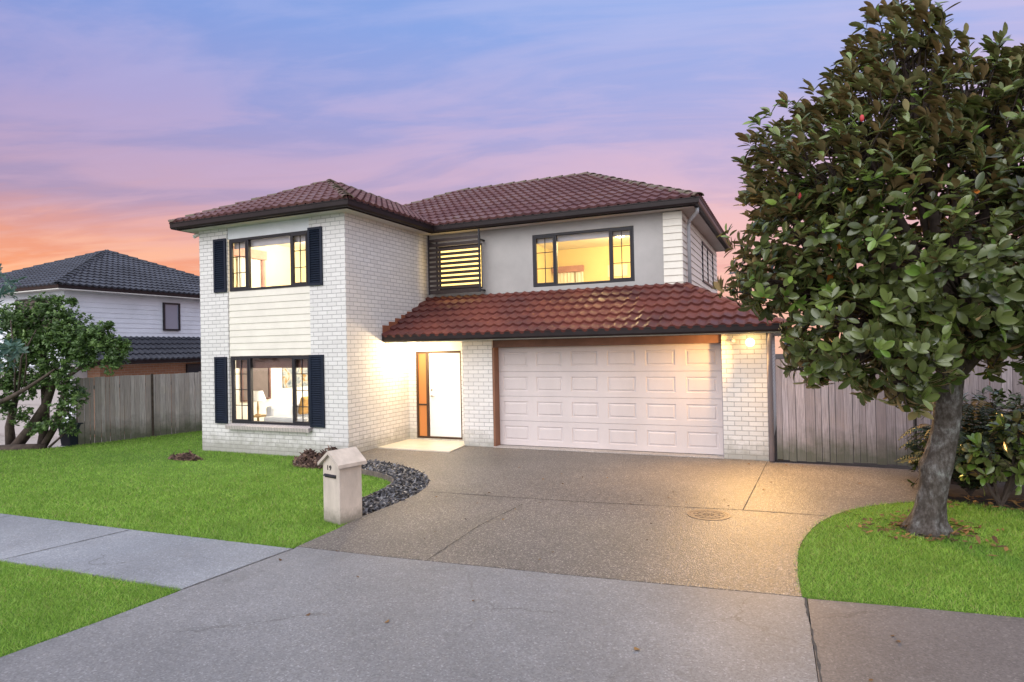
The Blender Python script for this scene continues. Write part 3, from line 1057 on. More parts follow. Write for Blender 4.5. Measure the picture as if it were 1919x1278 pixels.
g1 = grass('grass', lawn_l, (-10.5, 3.25, -5.8, 3.0), dens_main, lawn_z, .034, .0026, (-2, -3, 0), M['blade'])
g1['label'] = 'bright green mown front lawn left of the driveway'
g2 = grass('grass', verge, (-1.5, 3.15, -9.0, -6.3), lambda x, y, mx: 11000 if mx else np.full(x.shape, 11000.), None, .030, .0024, (-2, -8, 0), M['blade'])
g2['label'] = 'green grass verge between footpath and street'
g3 = grass('grass', lawn_r, (8.1, 12.6, -4.6, -0.5), lambda x, y, mx: 8500 if mx else np.clip(8500 * (5.5 / np.hypot(x - CAM.x, y - CAM.y)) ** 1.2, 2500, 8500), None, .036, .0024, (11, -2.5, 0), M['blade'])
g3['label'] = 'green lawn patch under the magnolia tree'
for o, c in ((g1, 'grass'), (g2, 'grass'), (g3, 'grass')):
    o['category'] = c


def flakes(n, P, size, thick, rot_sd, rndv, sides=6, elong=(0.6, 1.5)):
    """angular flat chips"""
    ang = np.sort(RNG.uniform(0, 2 * np.pi, (n, sides)), 1) * .6 + np.linspace(0, 2 * np.pi, sides, endpoint=False)[None] * .4 + RNG.uniform(0, 6.28, (n, 1))
    rr = size[:, None] * RNG.uniform(0.7, 1.15, (n, sides))
    ex = RNG.uniform(*elong, n)[:, None]
    lx, ly = rr * np.cos(ang) * ex, rr * np.sin(ang) / ex
    tilt = RNG.normal(0, rot_sd, (n, 2))
    Vt = np.zeros((n, sides * 2, 3))
    for s, zz in ((0, thick / 2), (1, -thick / 2)):
        sl = slice(s * sides, s * sides + sides)
        Vt[:, sl, 0] = lx
        Vt[:, sl, 1] = ly
        Vt[:, sl, 2] = zz[:, None] + lx * tilt[:, :1] + ly * tilt[:, 1:]
    Vt += P[:, None, :]
    F3 = []
    for k in range(1, sides - 1):
        F3.append((0, k, k + 1))
    for k in range(sides):
        k2 = (k + 1) % sides
        F3.append((k, k + sides, k2 + sides))
        F3.append((k, k2 + sides, k2))
    F3 = np.array(F3)
    F = (F3[None] + (np.arange(n) * sides * 2)[:, None, None]).reshape(-1, 3)
    return Vt.reshape(-1, 3), F, np.repeat(rndv, sides * 2)


# slate bed
bed = slate_out + list(reversed([(p[0], p[1]) for p in slate_in]))
kind(triangulate_fill('garden_bed_soil', bed, -0.045, M['soil'], loc=(1.8, -1.8, 0), thick=.05), 'structure')
n = 13000
x = RNG.uniform(-0.05, 3.25, n)
y = RNG.uniform(-3.8, 0.0, n)
k = in_poly(x, y, bed)
x, y = x[k], y[k]
n = len(x)
P = np.stack([x, y, RNG.uniform(-.035, .02, n)], 1)
V, F, r = flakes(n, P, RNG.uniform(.010, .032, n), RNG.uniform(.004, .010, n), .40, np.clip(RNG.beta(1.3, 1.5, n) + .05, 0, 1))
o = kind(npmesh('slate_chips', V, F, M['slatechip'], rnd=r, loc=(1.8, -1.8, 0)), 'stuff')
o['label'] = 'dark grey slate chips filling the curved bed beside the driveway'
o['category'] = 'slate chips'
em = MB()
for a, b in zip(slate_in[3:], slate_in[4:]):
    d = Vector((b[0] - a[0], b[1] - a[1], 0))
    L = d.length
    d.normalize()
    em.obox(((a[0] + b[0]) / 2, (a[1] + b[1]) / 2, -.03), d, (-d.y, d.x, 0), (0, 0, 1), L + .004, .022, .09)
tag(em.build('garden_edging', M['twig'], loc=(2, -2, 0)), 'thin grey timber edging curving between the lawn and slate chips', 'edging')

# woody debris heaps by the house corner
for (cx, cy, rx, ry, hh, nn, lab) in ((-.10, -0.66, .62, .34, .36, 1300, 'heap of dry brown prunings and stones at the house corner behind the letterbox'),
                                      (-3.35, -1.05, .42, .16, .10, 260, 'low patch of dry prunings on the lawn below the left shutter')):
    t_ = RNG.uniform(0, 2 * np.pi, nn)
    q_ = np.sqrt(RNG.uniform(0, 1, nn))
    px_, py_ = cx + rx * q_ * np.cos(t_), cy + ry * q_ * np.sin(t_)
    zz = hh * (1 - q_ ** 2) * RNG.uniform(0.2, 1.0, nn) * (0.75 + 0.4 * np.sin(px_ * 9)) - .07
    V, F, r = flakes(nn, np.stack([px_, py_, zz], 1), RNG.uniform(.018, .065, nn), RNG.uniform(.008, .03, nn), .55, RNG.beta(1.4, 2.0, nn), 5, (0.9, 2.4))
    o = kind(npmesh('garden_debris', V, F, M['debris'], rnd=r, loc=(cx, cy, -.08)), 'stuff')
    o['label'] = lab
    o['category'] = 'garden debris'

# access cover
ac = thing('access_cover', 'round rust-coloured cast access cover set in the driveway', 'manhole cover', (7.2, -2.24, 0.0))
b_ = MB()
b_.lathe([(0.255, -.01), (0.255, .006), (0.225, .006), (0.225, .003)], (7.2, -2.24, 0), n=40)
b_.build('rim', M['iron'], ac, smooth=False)
b_ = MB()
b_.lathe([(0.222, -.005), (0.222, .005), (0.19, .005), (0.188, .001), (0.17, .001), (0.168, .005), (0.14, .005), (0.138, .001), (0.12, .001), (0.118, .005), (0.07, .005), (0.068, .001), (0.0, .001)], (7.2, -2.24, 0), n=40)
for k in range(10):
    a = k * math.pi / 5
    b_.obox((7.2 + .1 * math.cos(a), -2.24 + .1 * math.sin(a), .004), (math.cos(a), math.sin(a), 0), (-math.sin(a), math.cos(a), 0), (0, 0, 1), .16, .012, .008)
b_.build('lid', M['iron'], ac)

# ================================================================ the house
H = thing('house', 'two-storey white brick house with plum tiled roof and lit windows', 'house', (2.0, 3.0, 0.0))
W = -4.09
HS = 4.88       # soffit height
DD, DP, DU, DG = 2.22, 1.78, 3.18, 2.01
XE = 6.13
Bt = 0.16

# brick walls
b_ = MB()
Pf = lambda u, z, d: (u, d, z)                       # front plane y=0
wall(b_, Pf, W, 0, -.15, HS, Bt, [(-3.23, -.92, .50, HS + 1)] if False else [(-3.23, -.92, .50, 4.879)])
Ps = lambda u, z, d: (-d, u, z)                      # right side of the left block, x=0
wall(b_, Ps, Bt, DU + .4, -.15, HS, Bt, [], uoff=0.0)
Pl = lambda u, z, d: (W + d, u, z)
wall(b_, Pl, Bt, 9.8, -.15, HS, Bt, [(0.9, 1.6, 3.5, 4.40)])
b_.build('brick_wall', M['brick'], H)
# porch back wall + pier + right pier
b_ = MB()
Pd = lambda u, z, d: (u, DD + d, z)
wall(b_, Pd, 0.001, 1.66, -.05, 2.30, Bt, [(.19, 1.39, .05, 2.299)])
b_.build('porch_wall', M['brick'], H)
MB().box(1.662, 2.37, DP, DD + .3, -.05, 2.27).build('brick_pier', M['brick'], H)
MB().box(7.005, 7.76, DP, DP + 6.2, -.05, 2.27).build('brick_pier', M['brick'], H)
b_ = MB()
b_.box(.19, 1.39, DD + .004, DD + .1, 2.05, 2.28)
b_.build('door_head_panel', M['cream'], H)
b_ = MB()
wall(b_, lambda u, z, d: (u, 9.8 - d, z), W, XE, -.1, HS, .1, [])
b_.build('rear_wall', M['brick'], H)

# panel between the two left windows
b_ = MB()
Pp = lambda u, z, d: (u, .035 - d, z)
boards(b_, Pp, -3.225, -.925, 2.03, 3.46, .145, .018)
b_.box(-3.225, -.925, .036, .14, 2.03, 3.46)
b_.build('weatherboard_panel', M['board'], H)
b_ = MB()
b_.box(-3.225, -.925, .02, .12, 4.62, HS - .003)
b_.build('fascia_panel', M['panelboard'], H)
# brick sill course
b_ = MB()
b_.obox((-2.075, -.005, .505), (1, 0, 0), (0, .97, .24), (0, -.24, .97), 2.33, .24, .085)
for f_i in range(len(b_.f)):
    b_.uv[f_i] = [(v[0], v[1] * 1.0) for v in (b_.v[q] for q in b_.f[f_i])]
b_.build('window_sill', M['sillbrick'], H)


def window(name, P, u0, u1, z0, z1, mulls, parent, bars=True, depth=.07, blind=None, blind_h=.17, sash_sides=(0, -1)):
    """aluminium window; P(u,z,d): d inwards"""
    fw = .05
    def bx(mb, a, b, c, d, d0, d1, mi=0):
        p0, p1 = P(a, c, d0), P(b, d, d1)
        mb.box(min(p0[0], p1[0]), max(p0[0], p1[0]), min(p0[1], p1[1]), max(p0[1], p1[1]), min(p0[2], p1[2]), max(p0[2], p1[2]), mi)
    fr = MB()
    bx(fr, u0, u1, z1 - fw, z1, -.012, depth)
    bx(fr, u0, u1, z0, z0 + fw, -.016, depth)
    bx(fr, u0, u0 + fw, z0 + fw, z1 - fw, -.012, depth)
    bx(fr, u1 - fw, u1, z0 + fw, z1 - fw, -.012, depth)
    for q in mulls:
        bx(fr, q - fw * .5, q + fw * .5, z0 + fw, z1 - fw, -.010, depth)
    wo_ = fr.build(name, M['frame'], parent, bevel=.004)
    cuts = [u0 + fw] + [c for q in mulls for c in (q - fw * .5, q + fw * .5)] + [u1 - fw]
    bays = [(cuts[i], cuts[i + 1]) for i in range(0, len(cuts), 2)]
    for i, (a, b) in enumerate(bays):
        side = bars and (i == 0 or i == len(bays) - 1)
        s_ = .0
        if side:
            sm = MB()
            s_ = .036
            c, d = z0 + fw, z1 - fw
            bx(sm, a + .002, b - .002, d - s_, d - .002, -.02, .035)
            bx(sm, a + .002, b - .002, c + .002, c + s_, -.02, .035)
            bx(sm, a + .002, a + s_, c + s_, d - s_, -.02, .035)
            bx(sm, b - s_, b - .002, c + s_, d - s_, -.02, .035)
            sm.build('sash', M['frame'], wo_, bevel=.003)
            gb = MB()
            mid = (a + b) / 2
            bx(gb, mid - .008, mid + .008, c + s_, d - s_, .006, .022)
            for q in (1, 2) if d - c < 1.25 else (1, 2, 3):
                nq = 3 if d - c < 1.25 else 4
                zz = c + (d - c) * q / nq
                bx(gb, a + s_, mid - .009, zz - .008, zz + .008, .007, .021)
                bx(gb, mid + .009, b - s_, zz - .008, zz + .008, .007, .021)
            gb.build('glazing_bar', M['frame'], wo_)
        pm = MB()
        pm.face([P(a + s_ * .5, z0 + fw * .9, .026), P(b - s_ * .5, z0 + fw * .9, .026), P(b - s_ * .5, z1 - fw * .9, .026), P(a + s_ * .5, z1 - fw * .9, .026)])
        pm.build('pane', M['glass'], wo_)
    if blind:
        bm_ = MB()
        bx(bm_, u0 + .02, u1 - .02, z1 - blind_h - fw, z1 - .02, depth + .04, depth + .055)
        bx(bm_, u0 + .02, u1 - .02, z1 - blind_h - fw - .02, z1 - blind_h - fw - .001, depth + .035, depth + .06)
        bm_.build('roller_blind', blind, wo_)
    return wo_


Pw = lambda u, z, d: (u, .03 + d, z)
window('window', Pw, -3.19, -.94, 3.462, 4.618, (-2.65, -1.42), H, blind=M['blind'], blind_h=.13)
window('window', Pw, -3.19, -.94, .555, 2.028, (-2.65, -1.43), H, blind=M['brownblind'], blind_h=.20)


def shutter(u0, u1, z0, z1, y):
    mb = MB()
    fw = .05
    mb.box(u0, u1, y - .035, y - .002, z1 - fw, z1)
    mb.box(u0, u1, y - .035, y - .002, z0, z0 + fw)
    mb.box(u0, u0 + fw, y - .035, y - .002, z0 + fw, z1 - fw)
    mb.box(u1 - fw, u1, y - .035, y - .002, z0 + fw, z1 - fw)
    mb.box(u0 + fw, u1 - fw, y - .010, y - .003, z0 + fw, z1 - fw)
    n = int((z1 - z0 - 2 * fw) / .046)
    st = (z1 - z0 - 2 * fw) / n
    c, s_ = math.cos(.65), math.sin(.65)
    for i in range(n):
        mb.obox(((u0 + u1) / 2, y - .019, z0 + fw + (i + .5) * st), (1, 0, 0), (0, s_, c), (0, -c, s_), u1 - u0 - 2 * fw, .046, .008)
    return mb.build('shutter', M['navy'], H)


for (a, b, c, d) in ((-3.62, -3.245, 3.455, 4.645), (-.925, -.565, 3.455, 4.655), (-3.64, -3.275, .545, 2.02), (-.945, -.575, .54, 2.03)):
    shutter(a, b, c, d, -.004)

# upper right: stucco wall, pilaster, side wall
b_ = MB()
Pu = lambda u, z, d: (u, DU + d, z)
wall(b_, Pu, 0.001, XE - .02, 2.6, HS, .14, [(2.785, 5.128, 3.462, 4.66), (.30, 1.49, 3.52, 4.59)])
b_.build('stucco_wall', M['stucco'], H)
b_ = MB()
boards(b_, lambda u, z, d: (u, DU - .03 - d, z), 5.755, XE + .02, 3.24, HS - .02, .145, .022)
boards(b_, lambda u, z, d: (XE + .001 + d, u, z), DU - .05, 9.79, 3.24, HS - .02, .145, .022)
b_.box(5.76, XE, DU - .029, DU - .001, 3.24, HS - .02)
Px = lambda u, z, d: (XE - .001 - d, u, z)
wall(b_, Px, DU, 9.79, 2.6, HS, .1, [])
b_.build('weatherboard_wall', M['board'], H)
window('window', lambda u, z, d: (u, DU + .02 + d, z), 2.79, 5.124, 3.466, 4.656, (3.34, 4.60), H, blind=M['blind'], blind_h=.11)
# side window, mostly its frame is seen
window('window', lambda u, z, d: (XE + .03 - d, u, z), 6.30, 8.6, 3.66, 4.68, (7.4,), H, bars=False)

# frosted bathroom window behind the louvre screen
M['frost'] = emit_mat('frosted_lit_glass', (1.0, 0.66, 0.20), 1.3, (0.5, 0.4, 0.2))
fr = MB()
for (a, b, c, d) in ((.31, 1.48, 4.55, 4.58), (.31, 1.48, 3.53, 3.56), (.31, .34, 3.56, 4.55), (1.45, 1.48, 3.56, 4.55)):
    fr.box(a, b, DU + .03, DU + .1, c, d)
wf = fr.build('window', M['frame'], H)
pm = MB()
pm.box(.341, 1.449, DU + .05, DU + .055, 3.561, 4.549)
pm.build('pane', M['frost'], wf)

# louvre screen
ls = MB()
ys = DU - .30
for i in range(11):
    z = 3.56 + i * .1135
    ls.obox((.90, ys, z), (1, 0, 0), (0, 1, 0), (0, 0, 1), 1.40, .022, .070)
ls.box(.20, 1.60, ys - .012, ys + .012, 3.41, 3.505)
so = ls.build('louvre_screen', M['slat'], H)
fm = MB()
for q_ in ((.20, .235, ys - .03, ys - .0121, 3.40, 4.83), (1.565, 1.605, ys - .045, ys - .0121, 3.42, 4.86), (.40, .44, ys + .0121, ys + .03, 3.42, 4.74)):
    MB().box(*q_).build('post', M['frame'], so)
for xx in (.22, 1.53):
    MB().box(xx, xx + .04, ys + .0121, DU - .001, 4.62, 4.66).build('bracket', M['frame'], so)
    MB().box(xx, xx + .04, ys + .0121, DU - .001, 3.44, 3.48).build('bracket', M['frame'], so)

# soffits
b_ = MB()
z = HS
b_.box(W - .30, .30, -.30, .02, z, z + .02)
b_.box(.001, .30, .021, DU - .30, z, z + .02)
b_.box(.001, XE + .30, DU - .30, DU + .02, z + .001, z + .021)
b_.box(XE - .02, XE + .30, DU + .021, 9.9, z, z + .02)
b_.box(W - .30, W + .02, .021, 9.9, z, z + .02)
b_.build('soffit', M['soffit'], H)
b_ = MB()
b_.box(0.002, 2.38, 1.30, DD - .002, 2.255, 2.275)
b_.box(2.381, 8.05, 1.30, DP + .05, 2.256, 2.276)
b_.box(7.77, 8.05, DP + .06, 8.2, 2.255, 2.275)
b_.build('porch_ceiling', M['cream'], H)

# upper fascia and gutter
og = .31
pth = [(W - og, 9.9), (W - og, -og), (og, -og), (og, DU - og), (XE + og, DU - og), (XE + og, 9.9)]
pth_o = pth            # travelling: left side south, so outward must be on the right
b_ = MB()
sweep(b_, pth_o, [(-.02, 4.875), (.0, 4.875), (.0, 5.03), (-.02, 5.03)])
b_.build('fascia', M['gutter'], H)
b_ = MB()
sweep(b_, pth_o, [(o + .001, zz) for o, zz in GUT(4.895)])
b_.build('gutter', M['gutter'], H)
lpth = [(0.004, 1.305), (8.03, 1.305), (8.03, 8.0)]
b_ = MB()
sweep(b_, lpth, [(-.02, 2.25), (.0, 2.25), (.0, 2.39), (-.02, 2.39)])
b_.build('fascia', M['gutter'], H)
b_ = MB()
sweep(b_, lpth, [(o + .001, zz) for o, zz in GUT(2.275)])
b_.build('gutter', M['gutter'], H)

# upper roof
ez = 5.035
e_ = .40
A0, A1 = (W - e_, -e_, ez), (e_, -e_, ez)
hw = (0 - W + 2 * e_) / 2
apx = (W / 2, -e_ + hw, ez + .48 * hw)
yv = DU - e_
val = (e_, yv, ez)
rz = apx[2]
yj = yv + (rz - ez) / .48
junc = (W / 2, yj, rz)
yr = 6.4
zr_ = ez + .48 * (yr - yv)
RL, RR = (W - e_ + (yr - yv), yr, zr_), (3.15, yr, zr_)
roof = roof_plane('roof', [A0, A1, apx], M['tile_up'], H)
roof_plane('roof_slope', [A1, val, junc, apx], M['tile_up'], roof)
roof_plane('roof_slope', [(W - e_, yj + .2, ez), A0, apx, (W / 2, yj + .2, rz)], M['tile_up'], roof)
roof_plane('roof_slope', [val, (XE + e_, yv, ez), RR, RL, junc], M['tile_up'], roof)
roof_plane('roof_slope', [(XE + e_, yv, ez), (XE + e_, 2 * yr - yv, ez), RR], M['tile_up'], roof)
roof_plane('roof_slope', [(XE + e_, 2 * yr - yv, ez), (W - e_, 2 * yr - yv, ez), RL, RR], M['tile_up'], roof)
roof_plane('roof_slope', [(W - e_, 2 * yr - yv, ez), (W - e_, yv, ez), RL], M['tile_up'], roof)
cm = MB()
cap_run(cm, A0, apx)
cap_run(cm, A1, apx)
cap_run(cm, apx, junc)
cap_run(cm, (XE + e_, yv, ez), RR)
cap_run(cm, RR, RL)
cap_run(cm, (W - e_, yv, ez), RL)
cm.build('ridge_cap', M['caps'], roof)

# lower roof
lz = 2.375
ly = 1.22
lt = lz + (DU - ly) * .480
lr = roof_plane('porch_roof', [(0.002, ly, lz), (8.11, ly, lz), (XE + .02, DU, lt), (0.002, DU, lt)], M['tile_low'], H)
roof_plane('roof_slope', [(8.11, ly, lz), (8.11, 8.1, lz), (XE + .02, 8.1, lt), (XE + .02, DU, lt)], M['tile_low'], lr)
cm = MB()
cap_run(cm, (8.11, ly, lz), (XE + .02, DU, lt), .11)
cm.build('ridge_cap', M['capslow'], lr)
# stepped apron flashing against the brick side
b_ = MB()
for i in range(8):
    y0, y1 = 1.22 + i * .245, 1.22 + (i + 1) * .245
    zt = 2.64 + i * .086
    rz0 = lz + (y0 - ly) * .465 - .05
    rz1 = lz + (y1 - ly) * .465 - .05
    b_.face([(.014, y0, rz0), (.014, y1, rz1), (.014, y1, zt), (.014, y0, zt)])
    b_.face([(.0, y0, zt), (.014, y0, zt), (.014, y1, zt), (.0, y1, zt)])
    b_.face([(.0, y0, rz0), (.014, y0, rz0), (.014, y0, zt), (.0, y0, zt)])
    b_.face([(.014, y0, rz0 + .075), (.10, y0, rz0 + .07), (.10, y1, rz1 + .07), (.014, y1, rz1 + .075)])
b_.build('step_flashing', M['flash'], H)
b_ = MB()
b_.box(0.02, XE + .03, DU - .03, DU - .002, lt - .03, lt + .045)
b_.build('apron_flashing', M['gutter'], H)

# garage door
gd = MB()
gx0, gx1, gz0, gz1 = 2.42, 6.99, .025, 2.10
rows, cols = 4, 6
cw, rh = (gx1 - gx0) / cols, (gz1 - gz0) / rows
for r in range(rows):
    z0, z1 = gz0 + r * rh + .004, gz0 + (r + 1) * rh - .004
    gd.face([(gx0, DG, z1), (gx1, DG, z1), (gx1, DG + .02, z1 + .008), (gx0, DG + .02, z1 + .008)])
    for c in range(cols):
        x0, x1 = gx0 + c * cw, gx0 + (c + 1) * cw
        ring = [(x0, x1, z0, z1, 0), (x0 + .10, x1 - .10, z0 + .105, z1 - .105, 0), (x0 + .112, x1 - .112, z0 + .117, z1 - .117, .014),
                (x0 + .130, x1 - .130, z0 + .135, z1 - .135, .014), (x0 + .150, x1 - .150, z0 + .155, z1 - .155, .002)]
        for (a, b) in zip(ring, ring[1:]):
            pa = [(a[0], DG + a[4], a[2]), (a[1], DG + a[4], a[2]), (a[1], DG + a[4], a[3]), (a[0], DG + a[4], a[3])]
            pb = [(b[0], DG + b[4], b[2]), (b[1], DG + b[4], b[2]), (b[1], DG + b[4], b[3]), (b[0], DG + b[4], b[3])]
            for k in range(4):
                gd.face([pa[k], pa[(k + 1) % 4], pb[(k + 1) % 4], pb[k]])
        gd.face(pb)
gd.box(gx0, gx1, DG + .02, DG + .04, gz0, gz1)
gd.build('garage_door', M['gdoor'], H)
b_ = MB()
b_.box(2.372, 2.418, DP + .005, DG + .05, 0.0, 2.10)
b_.build('door_jamb', M['gjamb'], H)
b_ = MB()
b_.box(2.372, 7.004, DP + .06, DG + .05, 2.101, 2.255)
b_.build('garage_lintel', M['lintel'], H)
b_ = MB()
b_.box(6.992, 7.004, DP + .02, DG + .05, 0.0, 2.10)
b_.build('door_jamb', M['pipe'], H)
b_ = MB()
b_.box(2.372, 7.004, DP - .02, DG + .3, -.04, .018)
b_.build('garage_threshold', M['pave_l'], H)

# front door, sidelight
b_ = MB()
for (a, b, c, d) in ((.19, 1.39, 2.0, 2.05), (.19, 1.39, .05, .095), (.19, .235, .095, 2.0), (1.345, 1.39, .095, 2.0), (.452, .520, .095, 2.0)):
    b_.box(a, b, DD + .03, DD + .11, c, d)
b_.box(.2351, .4519, DD + .032, DD + .10, .80, .84)
df = b_.build('door_frame', M['brown'], H)
fd = MB()
fd.box(.523, 1.342, DD + .055, DD + .095, .098, 1.997)
fdo = fd.build('front_door', M['white'], H)
hd = MB()
hd.lathe([(0, 0), (.026, 0), (.026, .008), (.012, .01), (.012, .05), (0, .05)], (.585, DD + .055, 1.02), (0, -1, 0), 14)
hd.obox((.625, DD + .010, 1.02), (1, 0, 0), (0, 1, 0), (0, 0, 1), .11, .014, .018)
hd.build('door_handle', M['chrome'], fdo)
hd = MB()
hd.lathe([(0, 0), (.026, 0), (.026, .012), (0, .014)], (.585, DD + .055, 1.16), (0, -1, 0), 14)
hd.build('door_lock', M['chrome'], fdo)
M['amber'] = emit_mat('amber_lit_pane', (1.0, 0.36, 0.09), 0.22, (0.22, 0.075, 0.02))
sl = MB()
sl.box(.2352, .4518, DD + .06, DD + .066, .8401, 1.999)
sl.build('sidelight', M['amber'], df)
MB().box(.2352, .4518, DD + .06, DD + .066, .0951, .7999).build('sidelight', M['amber'], df)
b_ = MB()
b_.prism([(0.002, .94), (1.80, .92), (1.70, DP - .002), (1.638, DP - .002), (1.638, DD - .002), (0.002, DD - .002)], -.05, .022)
b_.build('porch_floor', M['tilefloor'], H)

# downpipes
b_ = MB()
b_.tube([(7.815, 1.66, .02), (7.815, 1.66, 2.05), (7.84, 1.45, 2.2), (7.86, 1.36, 2.29)], .045, 12)
b_.build('downpipe', M['pipe'], H, smooth=True)
b_ = MB()
b_.tube([(XE + .33, 3.1, 4.88), (XE + .33, 3.12, 4.80), (XE + .10, 3.62, 4.72), (XE + .075, 3.66, 4.66), (XE + .075, 3.66, 3.35)], .038, 10)
b_.build('downpipe', M['whitepipe'], H, smooth=True)
b_ = MB()
b_.box(7.90, 8.01, 1.70, 1.74, 0.0, 1.9)
# (gate stop post stands with the gate below)

# rooms seen through the glass
def room(x0, x1, y0, y1, z0, z1, wm, hole=None):
    mb = MB()
    if hole:
        wall(mb, lambda u, z, d: (x0 - d, u, z), y0, y1, z0, z1, .02, [hole])
    else:
        mb.face([(x0, y0, z0), (x0, y1, z0), (x0, y1, z1), (x0, y0, z1)])
    mb.face([(x0, y1, z0), (x1, y1, z0), (x1, y1, z1), (x0, y1, z1)])
    mb.face([(x1, y1, z0), (x1, y0, z0), (x1, y0, z1), (x1, y1, z1)])
    mb.build('room_wall', wm, H)
    mb = MB()
    mb.face([(x0, y0, z1), (x0, y1, z1), (x1, y1, z1), (x1, y0, z1)])
    mb.build('room_ceiling', M['ceil'], H)
    mb = MB()
    mb.face([(x0, y0, z0), (x1, y0, z0), (x1, y1, z0), (x0, y1, z0)])
    mb.build('room_floor', M['carpet'], H)


room(-3.905, -.18, .17, 4.4, .06, 2.45, M['wallwhite'])
room(-3.905, -.18, .17, 4.4, 2.62, 4.86, M['wallin'])
room(1.9, 6.0, DU + .145, 6.9, 2.62, 4.86, M['wallyellow'])

# upper left room: bright curtained window with rose pelmet on the far wall
b_ = MB()
for i in range(26):
    y0, y1 = .88 + i * .028, .88 + (i + 1) * .028
    a0, a1 = .018 * math.sin(i * 1.9), .018 * math.sin((i + 1) * 1.9)
    b_.face([(-3.86 + a0, y0, 3.0), (-3.86 + a1, y1, 3.0), (-3.86 + a1, y1, 4.40), (-3.86 + a0, y0, 4.40)])
tag(b_.build('sheer_curtain', M['curtain'], loc=(-3.88, 1.2, 3.0)), 'white sheer curtain under a rose pelmet in the upper left room', 'curtain')
b_ = MB()
b_.box(-3.900, -3.78, .55, 1.72, 4.40, 4.62)
tag(b_.build('pelmet', M['rose'], loc=(-3.87, 1.1, 4.4), bevel=.006), 'rose-coloured curtain pelmet in the upper left room', 'pelmet', )
b_ = MB()
b_.tube([(-3.83, 1.64, 2.7), (-3.83, 1.64, 4.39)], [.07, .05], 10)
tag(b_.build('curtain', M['rose'], loc=(-3.87, 1.64, 2.7)), 'gathered rose curtain tied at the right edge of the white sheer curtain', 'curtain')


def ceiling_lamp(loc, power, col, label, r=.14):
    t = thing('ceiling_lamp', label, 'ceiling lamp', loc, 'ceiling lamps inside the house')
    mb = MB()
    mb.lathe([(0, 0), (r * .6, 0), (r * .6, -.02), (r * .5, -.025)], loc, n=20)
    mb.build('lamp_base', M['white'], t)
    mb = MB()
    mb.lathe([(r * .5, -.026), (r * .95, -.05), (r, -.08), (r * .85, -.11), (r * .5, -.13), (0, -.137)], loc, n=20)
    mb.build('lamp_shade', emit_mat('lit_shade', col, 6.0), t, smooth=True)
    point_light('lamp_light', (loc[0], loc[1], loc[2] - .22), power, col, .12, t)


ceiling_lamp((-2.3, 1.9, 4.86), 140, (1.0, 0.84, 0.55), 'round ceiling lamp in the cream upper left room')
ceiling_lamp((-1.6, 2.4, 2.45), 190, (1.0, 0.90, 0.74), 'round ceiling lamp in the white living room')
ceiling_lamp((4.4, 4.9, 4.86), 115, (1.0, 0.76, 0.36), 'round ceiling lamp in the yellow upper right room')

# upper right room: curtained far window
b_ = MB()
for i in range(30):
    x0, x1 = 2.0 + i * .028, 2.0 + (i + 1) * .028
    if .30 < i / 30 - .37 < .36:
        continue
    a0, a1 = .012 * math.sin(i * 1.7), .012 * math.sin((i + 1) * 1.7)
    b_.face([(x0, 6.85 + a0, 3.0), (x1, 6.85 + a1, 3.0), (x1, 6.85 + a1, 4.20), (x0, 6.85 + a0, 4.20)])
tag(b_.build('sheer_curtain', M['curtain'], loc=(2.4, 6.85, 3.0)), 'white sheer curtain on the far wall of the yellow upper right room', 'curtain')
b_ = MB()
b_.box(1.95, 2.86, 6.76, 6.88, 4.20, 4.37)
tag(b_.build('pelmet', M['rose'], loc=(2.4, 6.82, 4.2), bevel=.006), 'rose-coloured pelmet on the far wall of the yellow upper right room', 'pelmet')
b_ = MB()
b_.box(3.55, 4.1, 6.86, 6.895, 4.0, 4.32)
o = tag(b_.build('wall_picture', M['wallwhite'], loc=(3.8, 6.87, 4.0)), 'pale framed picture on the yellow far wall', 'picture')

# living room
sofa = thing('sofa', 'pale grey sofa with its low back behind the lower left window', 'sofa', (-2.2, 1.4, .06))
b_ = MB()
b_.box(-2.75, -1.55, .62, 2.6, .16, .46)
b_.build('seat', M['sofa'], sofa, bevel=.05)
b_ = MB()
b_.box(-2.95, -2.76, .75, 2.6, .3, .86)
b_.build('backrest', M['sofa'], sofa, bevel=.06)
b_ = MB()
b_.box(-2.72, -1.5, .45, .61, .16, .66)
b_.build('armrest', M['sofa'], sofa, bevel=.05)
for (p, q) in ((-2.7, .7), (-1.65, .7), (-2.7, 2.5), (-1.65, 2.5)):
    MB().box(p, p + .05, q, q + .05, .06, .159).build('leg', M['wood'], sofa)
for (px_, py_, mm, lab) in ((-2.62, 1.75, 'mustard', 'mustard yellow cushion leaning on the pale sofa back'), (-2.60, 2.2, 'mustard', 'ochre cushion at the right end of the pale sofa')):
    b_ = MB()
    b_.obox((px_, py_, .80), (.25, 0, .97), (0, 1, 0), (.97, 0, -.25), .44, .44, .13)
    tag(b_.build('cushion', M[mm], loc=(px_, py_, .6), bevel=.055), lab, 'cushion')
st = thing('side_table', 'small oak side table under the white table lamp', 'side table', (-3.3, .88, .06))
b_ = MB()
b_.lathe([(0, .60), (.2, .60), (.2, .63), (0, .63)], (-3.3, .88, 0), n=20)
b_.build('table_top', M['wood'], st)
b_ = MB()
b_.lathe([(.14, .06), (.14, .08), (.025, .10), (.025, .599)], (-3.3, .88, 0), n=14)
b_.build('leg', M['wood'], st)
tl = thing('table_lamp', 'white table lamp with conical shade behind the lower left window', 'lamp', (-3.3, .88, .63))
b_ = MB()
b_.lathe([(0, .631), (.07, .631), (.07, .65), (.018, .67), (.03, .78), (.018, .90), (.012, .98)], (-3.3, .88, 0), n=14)
b_.build('lamp_stem', M['wood'], tl, smooth=True)
b_ = MB()
b_.lathe([(.19, .97), (.11, 1.20)], (-3.3, .88, 0), n=20)
b_.build('lamp_shade', M['white'], tl, smooth=True)
b_ = MB()
